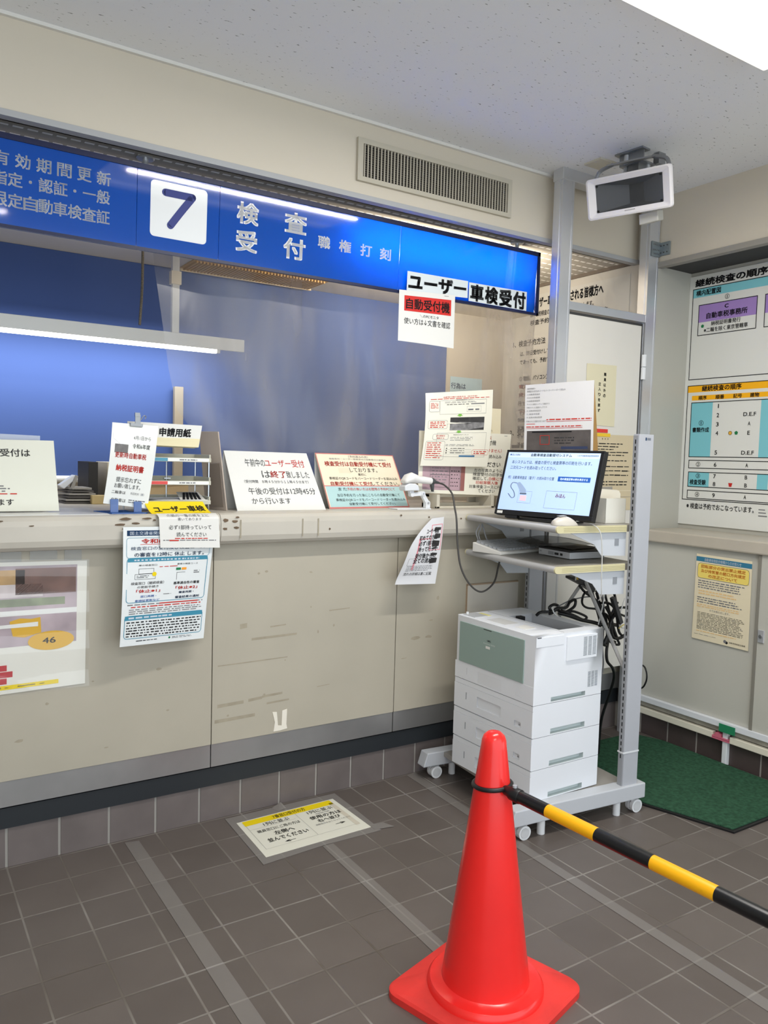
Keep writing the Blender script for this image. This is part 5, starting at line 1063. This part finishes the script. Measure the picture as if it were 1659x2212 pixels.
put('mouse_cord', MB().tube(spline([(2.335, 2.213, 1.222), (2.37, 2.19, 1.220), (2.40, 2.15, 1.19), (2.41, 2.14, 1.12), (2.415, 2.14, 1.0), (2.43, 2.15, .93), (2.45, 2.18, .90)], 8), .0022, mat('cord_white', (206, 206, 202), .5), 6), ms, smooth=60)
# white box
wb = thing('card_box', 'open white cardboard box with cards on the upper shelf by the post', 'box', (2.6, 2.29, 1.2055), ca)
WB = mat('box_card', (228, 226, 216), .6); B0 = MB()
for (a, b, c, d) in ((-.06, -.055, .05, -.0535), (-.06, .055, .05, .0565), (-.06, -.055, -.0585, .0565), (.0485, -.055, .05, .0565)): B0.box(a, b, 0, c, d, .104, WB)
B0.box(-.06, -.055, 0, .05, .0565, .002, WB); put('box_walls', B0, wb, True)
put('paper_card', MB().prism([(2.545, 2.305, 1.21), (2.69, 2.30, 1.21), (2.69, 2.30, 1.325), (2.68, 2.30, 1.339), (2.665, 2.30, 1.343), (2.54, 2.305, 1.348)], (.001, .004, 0), mat('card_white', (236, 230, 214), .6)), label='white card with cut corner standing in the open white box', cat='card', origin=(2.62, 2.3, 1.21))
put('paper_card', MB().prism([(2.56, 2.325, 1.21), (2.67, 2.32, 1.21), (2.66, 2.32, 1.356), (2.55, 2.325, 1.352)], (.001, .003, 0), mat('card_dark', (150, 146, 138), .6)), label='grey card standing at the back of the open white box', cat='card', origin=(2.62, 2.325, 1.21))
# tall notice easel behind the monitor
ea = thing('easel_notice', 'tall notice with dark photo on a brown cardboard easel behind the monitor', 'notice', (2.68, 2.55, 1.206))
def PVq(x_, y_, z_): return Vector((x_, y_, z_))
ang = math.radians(-66); er = Vector((math.cos(ang), math.sin(ang), 0)); ec = Vector((2.57, 2.665, 0))
E0 = Vector((2.505, 2.72, 0)); 
p = Sheet(E0+Vector((0, 0, 1.803)), E0+er*.32+Vector((0, 0, 1.815)), E0+er*.335+Vector((-.005, -.005, 1.21)), E0+er*.01+Vector((-.01, -.01, 1.21)), mat('easel_paper', (218, 216, 216), .35, spec=.4), thick=.005)
p.text(.03, .025, .16, .038, '自動車検査員へ', GREY()); p.text(.03, .045, .60, .06, '車検証の2次元QRコードをバーコードリーダーで読込み', GREY())
for k, t in enumerate(('①自動車検査証', '②OCR申請書', '③自動車検査票', 'すべてに画面タッチして確認する', '印刷ボタンに画面タッチする', '① 自動車検査票', '② 検査申請書', '③ 定期点検記録簿')): p.text(.03, .07+k*.025, .10+len(t)*.018, .082+k*.025, t, GREY())
p.text(.03, .275, .32, .288, '印刷された用紙を取り出す', GREY()); p.greek(.33, .265, .98, .28, 1, RED(), .6, end=.02); p.rect(.33, .285, .98, .288, RED()); p.rect(.03, .30, .16, .304, RED()); p.greek(.03, .318, .85, .33, 1, RED(), .6, end=.02); p.rect(.03, .335, .85, .338, RED())
p.rect(.04, .355, .97, .555, mat('monitor_photo', (86, 80, 78), .5, noise=.4, nscale=10)); p.rect(.12, .36, .7, .37, INK(), 2); p.greek(.45, .40, .75, .46, 3, mat('dark_photo'), .5); p.rect(.55, .475, .93, .495, mat('photo_blue', (52, 62, 92), .5), 2); p.frame(.24, .39, .38, .46, .002, RED(), 3); p.rect(.04, .51, .97, .555, mat('dark_photo'), 2)
p.text(.03, .57, .97, .605, '自動車検査票・OCR申請書・定期点検記録簿3ヶ月', RED(), .015); p.greek(.05, .63, .9, .9, 8, GREY(), .4)
put('notice_sheet', p.mb, ea)
KR = mat('brown_card', (172, 132, 74), .7, noise=.05)
d_ = Vector((.06, .025, 0))
put('cardboard_easel', MB().prism([E0+er*.317+Vector((.006, 0, 1.813)), E0+er*.325+d_*1.2+Vector((0, 0, 1.50)), E0+er*.325+d_*1.2+Vector((0, 0, 1.21)), E0+er*.325+Vector((.008, 0, 1.21))], er*-.05, KR), ea, label='brown cardboard easel')

# lower shelf: keyboard, mini computer, folder
kb = thing('keyboard', 'white computer keyboard lying on the lower cart shelf', 'keyboard', (2.255, 2.56, 1.0475), math.radians(9))
put('keyboard_base', MB().prism([(0, 0, 0), (0, 0, .012), (0, .165, .042), (0, .165, 0)], (.40, 0, 0), mat('keyboard_white', (220, 218, 212), .45)), kb, True, bevel=.003)
mb = MB()
for r_ in range(6):
    for c_ in range(18):
        y_ = .016+r_*.024; z_ = .0125+y_*.182; x_ = .012+c_*.0212
        mb.prism([(x_, y_, z_), (x_+.0165, y_, z_), (x_+.0165, y_+.016, z_+.003), (x_, y_+.016, z_+.003)], (0, 0, .009), mat('key_white', (160, 163, 166), .5))
put('keys', mb, kb, True)
mc = thing('mini_computer', 'flat silver mini computer on the lower cart shelf', 'computer', (2.53, 2.42, 1.0475), math.radians(-4))
put('computer_case', MB().box(-.095, -.10, .003, .10, .10, .032, mat('silver_case', (190, 192, 196), .4)), mc, True, bevel=.002)
put('computer_lid', MB().box(-.096, -.101, .030, .101, .101, .038, BPL()), mc, True, bevel=.002)
put('computer_port', MB().box(-.0958, -.03, .012, -.095, -.005, .022, BPL()).box(-.0958, -.055, .012, -.095, -.04, .022, BPL()).box(-.0965, .0, .010, -.095, .035, .024, mat('port_grey', (150, 152, 156), .5)).box(-.0958, .08, .016, -.095, .092, .022, mat('port_grey')), mc, True)
V = []; F = []
for j in range(9):
    for i in range(13):
        u, v = i/12, j/8; V.append((2.44+.36*u, 2.32+.36*v+.06*u*(1-v), 1.09+.02*math.sin(u*3.1)-.03*u*u*(1-v)*1.2+.004*math.sin(7*v+4*u)))
for j in range(8):
    for i in range(12): k = j*13+i; F.append((k, k+1, k+14, k+13))
put('document_folder', MB().add(V, F, trans_mat('smoke_folder', (110, 106, 100), .72, .15, .14)), label='smoky clear folder draped over the mini computer on the lower shelf', cat='folder', smooth=180, origin=(2.6, 2.5, 1.09))
put('folder_sheet', MB().prism([(2.47, 2.36, 1.088), (2.64, 2.36, 1.088), (2.66, 2.56, 1.088), (2.47, 2.56, 1.088)], (0, 0, .002), mat('dark_sheet', (66, 56, 44), .5)), label='dark sheet lying under the smoky folder on the mini computer', cat='sheet', origin=(2.55, 2.45, 1.09))
put('keyboard_cord', MB().tube(spline([(2.29, 2.74, 1.085), (2.285, 2.75, 1.12), (2.29, 2.74, 1.15), (2.30, 2.745, 1.165), (2.31, 2.74, 1.13), (2.32, 2.735, 1.10), (2.34, 2.74, 1.09)], 8), .003, mat('cord_grey2', (150, 152, 156), .5), 6).tube(spline([(2.28, 2.745, 1.09), (2.27, 2.75, 1.13), (2.285, 2.745, 1.165)], 8), .003, mat('cord_grey2'), 6), kb, smooth=60, label='bundled grey cord')

# ---------------------------------------------------------------- cables behind the printer
BC = mat('cable_black', (22, 22, 23), .45); GC = mat('cable_grey', (120, 120, 122), .5); WC = mat('cable_white', (204, 204, 202), .5)
def cable(pts, r, m, label, n=8, name='power_cable'):
    put(name, MB().tube(spline(pts, n), r, m, 8), label=label, cat='cable', smooth=60, origin=pts[0])
put('power_adapter', MB().prism([(2.566, 2.44, .952), (2.60, 2.44, .953), (2.726, 2.44, .905), (2.712, 2.44, .874), (2.645, 2.44, .908), (2.566, 2.44, .942)], (.01, .05, 0), mat('adapter_black', (40, 40, 42), .45)).prism([(2.585, 2.4395, .950), (2.602, 2.4395, .949), (2.607, 2.4395, .938), (2.598, 2.4395, .938)], (0, .002, 0), mat('amber_label', (196, 160, 50), .5)), label='black power adapter hanging under the lower cart shelf', cat='adapter', bevel=.003, origin=(2.65, 2.46, .9))
cable([(2.634, 2.46, .908), (2.666, 2.45, .874), (2.739, 2.45, .833), (2.783, 2.46, .779), (2.837, 2.47, .753), (2.90, 2.5, .70)], .006, BC, 'black cable running from the adapter down into the cable bundle')
cable([(2.711, 2.45, .876), (2.655, 2.44, .878), (2.637, 2.44, .855), (2.649, 2.45, .825), (2.68, 2.45, .805), (2.768, 2.46, .786), (2.82, 2.48, .74)], .005, BC, 'black cable curving in a wide loop below the adapter')
cable([(2.42, 2.50, .784), (2.444, 2.50, .795), (2.481, 2.48, .799), (2.476, 2.48, .818), (2.503, 2.48, .828), (2.54, 2.49, .815), (2.52, 2.50, .79), (2.49, 2.49, .785), (2.48, 2.47, .80), (2.51, 2.46, .815), (2.56, 2.46, .815), (2.59, 2.47, .834), (2.633, 2.48, .84), (2.63, 2.48, .81), (2.58, 2.48, .79), (2.54, 2.47, .80)], .0065, BC, 'coiled black cable lying behind the printer top')
cable([(2.53, 2.50, .80), (2.582, 2.48, .788), (2.621, 2.47, .789), (2.688, 2.46, .762), (2.67, 2.46, .750), (2.62, 2.47, .772), (2.57, 2.48, .79)], .0055, BC, 'black cable loop lying beside the coiled cable')
cable([(2.55, 2.50, .785), (2.593, 2.47, .772), (2.654, 2.46, .751), (2.73, 2.46, .733), (2.809, 2.47, .712), (2.88, 2.49, .705), (2.943, 2.5, .692)], .0085, BC, 'thick black cable running right from the coil to the rear of the cart')
cable([(2.725, 2.48, .93), (2.73, 2.47, .87), (2.76, 2.47, .80), (2.80, 2.48, .73), (2.79, 2.47, .68), (2.80, 2.47, .64), (2.84, 2.47, .63), (2.86, 2.48, .68), (2.82, 2.49, .74), (2.83, 2.49, .78)], .0065, BC, 'black cable forming the long drop of the hanging bundle')
cable([(2.80, 2.49, .97), (2.81, 2.48, .90), (2.83, 2.47, .82), (2.86, 2.47, .76), (2.90, 2.48, .79), (2.94, 2.5, .80)], .0055, BC, 'black cable coming straight down from the shelf into the bundle')
cable([(2.80, 2.47, .70), (2.785, 2.46, .66), (2.80, 2.46, .63), (2.84, 2.47, .615), (2.87, 2.48, .65), (2.90, 2.49, .64), (2.93, 2.5, .66)], .007, BC, 'black cable knot at the bottom of the hanging bundle')
cable([(2.862, 2.48, .626), (2.833, 2.46, .589), (2.841, 2.46, .54), (2.892, 2.47, .497), (2.939, 2.5, .439), (2.97, 2.55, .34), (2.98, 2.6, .2), (2.99, 2.62, .02)], .007, BC, 'thick black cable dropping from the bundle to the floor')
cable([(2.96, 2.47, .50), (2.98, 2.42, .524), (3.0, 2.385, .518), (3.0, 2.367, .50), (3.0, 2.360, .47), (3.0, 2.366, .44), (3.0, 2.385, .412), (2.98, 2.42, .392), (2.96, 2.47, .39)], .004, BC, 'black cable loop bulging out right of the cart post')
cable([(2.76, 2.49, .95), (2.79, 2.48, .88), (2.82, 2.48, .80), (2.85, 2.5, .70), (2.87, 2.52, .60)], .005, GC, 'grey cable hanging inside the black bundle')
cable([(2.87, 2.52, .60), (2.86, 2.5, .50), (2.83, 2.5, .38), (2.81, 2.52, .2), (2.82, 2.55, .03)], .0035, GC, 'thin grey cable falling straight behind the printer to the floor')
cable([(2.59, 2.46, 1.0), (2.588, 2.44, .98), (2.578, 2.43, .938)], .003, WC, 'short white cable hanging from the lower shelf onto the adapter')
cable([(2.755, 2.44, .98), (2.735, 2.43, .965), (2.72, 2.43, .945), (2.74, 2.43, .91), (2.77, 2.44, .90), (2.755, 2.44, .95), (2.742, 2.44, .965), (2.75, 2.43, .92), (2.778, 2.44, .87), (2.763, 2.44, .781), (2.746, 2.44, .725)], .003, WC, 'white cable tied in a bow below the shelf')
cable([(2.485, 2.47, .82), (2.483, 2.46, .80), (2.51, 2.45, .775), (2.58, 2.44, .745), (2.64, 2.42, .715)], .003, WC, 'white cable lying over the coiled black cable')
cable([(2.52, 2.48, .815), (2.60, 2.48, .838), (2.70, 2.49, .845), (2.78, 2.5, .84)], .003, GC, 'grey cable stretched across the gap above the coil')
cable([(2.60, 2.30, .135), (2.65, 2.36, .127), (2.72, 2.42, .03), (2.76, 2.5, .02), (2.8, 2.6, .02)], .004, WC, 'white cable trailing over the cart base behind the printer')

for pts, r_, lb in (
    ([(2.796, 2.444, .801), (2.83, 2.444, .755), (2.855, 2.444, .694), (2.886, 2.444, .64)], .007, 'black cable slanting down through the upper middle of the hanging bundle'),
    ([(2.764, 2.474, .863), (2.80, 2.474, .788), (2.835, 2.474, .734), (2.843, 2.474, .682), (2.873, 2.474, .635), (2.906, 2.474, .62)], .0065, 'black cable following the left side of the hanging bundle'),
    ([(2.845, 2.457, .904), (2.879, 2.457, .807), (2.871, 2.457, .763), (2.848, 2.457, .714), (2.863, 2.457, .654)], .006, 'black cable following the right side of the hanging bundle'),
    ([(2.846, 2.48, .908), (2.811, 2.48, .873), (2.765, 2.48, .869)], .005, 'short black cable hooking left under the shelf bracket'),
    ([(2.981, 2.483, .776), (2.937, 2.483, .779), (2.895, 2.483, .757), (2.871, 2.483, .729)], .006, 'black cable with a plug entering the bundle from the post'),
    ([(2.911, 2.427, .751), (2.857, 2.427, .766), (2.822, 2.427, .744), (2.804, 2.427, .702)], .005, 'black cable arching over the front of the bundle'),
    ([(2.795, 2.421, .68), (2.785, 2.421, .665), (2.768, 2.421, .638)], .008, 'black plug end dangling left of the bundle bottom'),
    ([(2.813, 2.504, .767), (2.875, 2.504, .703), (2.885, 2.504, .635), (2.93, 2.504, .604), (2.969, 2.504, .596), (2.956, 2.504, .62)], .006, 'black cable curling up at the right of the bundle bottom'),
    ([(2.761, 2.446, .821), (2.813, 2.446, .817), (2.857, 2.446, .788), (2.876, 2.446, .743), (2.896, 2.446, .675), (2.936, 2.446, .645)], .006, 'black cable bowing over the top of the bundle'),
    ([(2.832, 2.443, .718), (2.852, 2.443, .658), (2.895, 2.443, .646), (2.932, 2.443, .657)], .0075, 'black cable bending right near the bundle bottom')):
    cable(pts, r_, BC, lb)
put('power_strip', MB().prism([(2.79, 2.40, .845), (2.81, 2.40, .852), (2.87, 2.40, .73), (2.85, 2.40, .72)], (.01, .03, 0), mat('strip_dark', (58, 58, 60), .5)), label='dark grey power strip hanging in the cable bundle', cat='power strip', bevel=.003, origin=(2.83, 2.42, .8))
cable([(2.93, 2.45, .83), (2.90, 2.44, .79), (2.885, 2.44, .74), (2.90, 2.44, .70), (2.95, 2.46, .685)], .003, WC, 'thin white cable looping at the right of the black bundle')
cable([(2.86, 2.42, .70), (2.885, 2.415, .715), (2.91, 2.42, .71)], .0025, mat('cable_yellow', (206, 186, 96), .5), 'thin yellow cable across the front of the bundle')

# ================================================================== FLOOR ITEMS
fs = thing('floor_sign', 'white floor sign with a yellow band taped down in front of the counter', 'floor sign', (1.39, 2.68, 0))
p = Sheet((1.172, 2.826, .0032), (1.610, 2.838, .0032), (1.617, 2.540, .0032), (1.163, 2.526, .0032), mat('floor_paper', (222, 220, 206), .5), thick=.001)
p.rect(.045, .02, .95, .155, YEL()); p.text(.33, .045, .66, .135, '7番窓口受付の方', INK(), .005); p.text(.20, .18, .45, .27, '1列に並ぶ', INK()); p.text(.64, .18, .90, .27, '1列に並ぶ', INK()); p.text(.10, .34, .51, .415, '職員窓口にご用の方は', INK()); p.text(.22, .46, .41, .56, '左側へ', INK(), .008); p.text(.12, .60, .50, .70, '並んでください', INK(), .008)
p.text(.24, .755, .34, .80, '←', INK(), .01); p.text(.70, .295, .84, .325, '自動受付機', GREY()); p.text(.61, .345, .93, .435, '使用の方は', INK(), .008); p.text(.65, .46, .88, .545, '右へ並び', INK(), .008); p.text(.60, .575, .95, .615, '自動受付をおこなってください', GREY()); p.text(.76, .675, .86, .72, '→', INK(), .01)
LG = mat('thin_line', (170, 168, 160), .6); p.rect(.05, .28, .5, .284, LG); p.rect(.535, .155, .539, .83, LG); p.rect(.05, .83, .95, .834, LG); p.rect(.05, .155, .0535, .83, LG); p.rect(.91, .1, .955, .85, mat('fold_tape', (206, 198, 180), .5), 1)
put('sign_sheet', p.mb, fs)
put('clear_cover', MB().prism([(1.147, 2.884, .0008), (1.46, 2.886, .0008), (1.645, 2.884, .0008), (1.645, 2.72, .0008), (1.64, 2.50, .0008), (1.40, 2.505, .0008), (1.135, 2.485, .0008)], (0, 0, .0012), tile_mat('floor_film', .30, .3)), fs)
put('tape_flap', MB().prism([(1.615, 2.56, .002), (1.68, 2.55, .002), (1.70, 2.50, .002), (1.62, 2.515, .002)], (0, 0, .0008), tile_mat('floor_film')).prism([(1.345, 2.88, .002), (1.395, 2.895, .012), (1.40, 2.85, .004), (1.36, 2.845, .002)], (0, 0, .001), tile_mat('floor_film')), fs)
FTT = tile_mat('floor_tape_film', .22, .4)
for (poly, lb) in (([(.756, 2.885), (.806, 2.875), (.823, 1.2), (.768, 1.2)], 'grey floor tape line at the left below the counter'), ([(1.38, 2.50), (1.425, 2.50), (1.41, 1.3), (1.35, 1.3)], 'grey floor tape line running forward from the floor sign'), ([(2.03, 2.895), (2.078, 2.905), (2.050, 2.1), (2.02, .6), (1.975, .6), (2.008, 2.1)], 'grey floor tape line passing under the cart')):
    put('floor_tape', MB().prism([(a, b, .0006) for a, b in poly], (0, 0, .0008), FTT), label=lb, cat='tape', origin=(poly[0][0], poly[0][1], 0))

# traffic cone
tc_ = thing('traffic_cone', 'red plastic traffic cone in the foreground on the tiled floor', 'traffic cone', (1.376, 1.562, 0))
CR = mat('cone_red', (240, 42, 38), .22, spec=.5, noise=.05, nscale=5)
mb = MB(); c16 = math.radians(16); hb = .198
def sq_ring(h, z, rad=.045):
    out = []
    for (sx, sy, a0) in ((1, 1, 0), (-1, 1, 90), (-1, -1, 180), (1, -1, 270)):
        for k in range(9): an = math.radians(a0+90*k/8); x_, y_ = sx*(h-rad)+rad*math.cos(an), sy*(h-rad)+rad*math.sin(an); out.append((1.376+x_*math.cos(c16)-y_*math.sin(c16), 1.562+x_*math.sin(c16)+y_*math.cos(c16), z))
    return out
R_s = [sq_ring(hb, .0), sq_ring(hb, .018), sq_ring(hb-.006, .024), sq_ring(.13, .032, .12)]
V = [q_ for r_ in R_s for q_ in r_]; n_ = len(R_s[0]); F = []
for i in range(len(R_s)-1):
    for k in range(n_): F.append((i*n_+k, i*n_+(k+1) % n_, (i+1)*n_+(k+1) % n_, (i+1)*n_+k))
F.append(tuple(range(n_-1, -1, -1))); F.append(tuple(range((len(R_s)-1)*n_, len(R_s)*n_)))
put('cone_base', MB().add(V, F, mat('cone_base_red', (220, 52, 46), .5, noise=.15, nscale=9)), tc_, smooth=35)
prof = [(.158, .026), (.157, .04), (.150, .048), (.128, .050), (.119, .054), (.1165, .07)]+[(.1165-(.1165-.0345)*t, .07+(.69-.07)*t) for t in [i/14 for i in range(1, 15)]]+[(.0325, .708), (.028, .72), (.018, .729), (.006, .732)]
put('cone_body', MB().lathe(prof, (1.376, 1.562, 0), CR, 64), tc_, smooth=40)
# barrier bar
br = thing('barrier_bar', 'black and yellow striped barrier bar hooked over the red cone', 'barrier', (1.39, 1.53, .585))
a = Vector((1.398, 1.520, .583)); e = Vector((1.452, .62, .585)); d_ = (e-a).normalized(); sd = d_.cross(Vector((0, 0, 1))).normalized()
rc = Vector((1.376, 1.562, .588)); mb = MB(); pts = [rc+Vector((.050*math.cos(t), .050*math.sin(t), .004*math.cos(t+1))) for t in [2*math.pi*k/40 for k in range(41)]]
mb.tube(pts, .0062, BPL(), 10); put('ring', mb, br, smooth=60)
s0 = rc+d_*.052
BK = mat('bar_black', (20, 20, 22), .3, spec=.5); YB_ = mat('bar_yellow', (248, 178, 10), .35, spec=.5)
mb = MB().tube([s0-d_*.008, s0+d_*.012, s0+d_*.02, s0+d_*.05, s0+d_*.052], [.011, .014, .018, .0185, .017], BPL(), 20); mb.cyl(s0+d_*.03+Vector((0, 0, .018)), s0+d_*.03+Vector((0, 0, .024)), .006, ALU()); put('connector', mb, br, smooth=40)
pos = .05; seq = [('k', .095), ('y', .15), ('k', .15), ('y', .15), ('k', .15), ('y', .15), ('k', .15), ('y', .15)]
for c_, l_ in seq:
    put('stripe', MB().cyl(s0+d_*pos, s0+d_*(pos+l_), .0163, BK if c_ == 'k' else YB_, 28), br, smooth=40, label='black stripe' if c_ == 'k' else 'yellow stripe'); pos += l_

# things of one kind that stand together
for base, g in (('tent_sign', 'tent signs on the counter'), ('binder', 'binders behind the counter'), ('power_cable', 'cables behind the printer'), ('floor_tape', 'tape lines on the floor'),
                ('paper_strip', 'paper strips stuck on the blue sign'), ('tape_piece', 'coloured tape pieces on the white door'), ('paper_card', 'cards in the white box')):
    for o in list(COL.objects):
        if o.parent is None and o.name.split('.')[0] == base: o['group'] = g
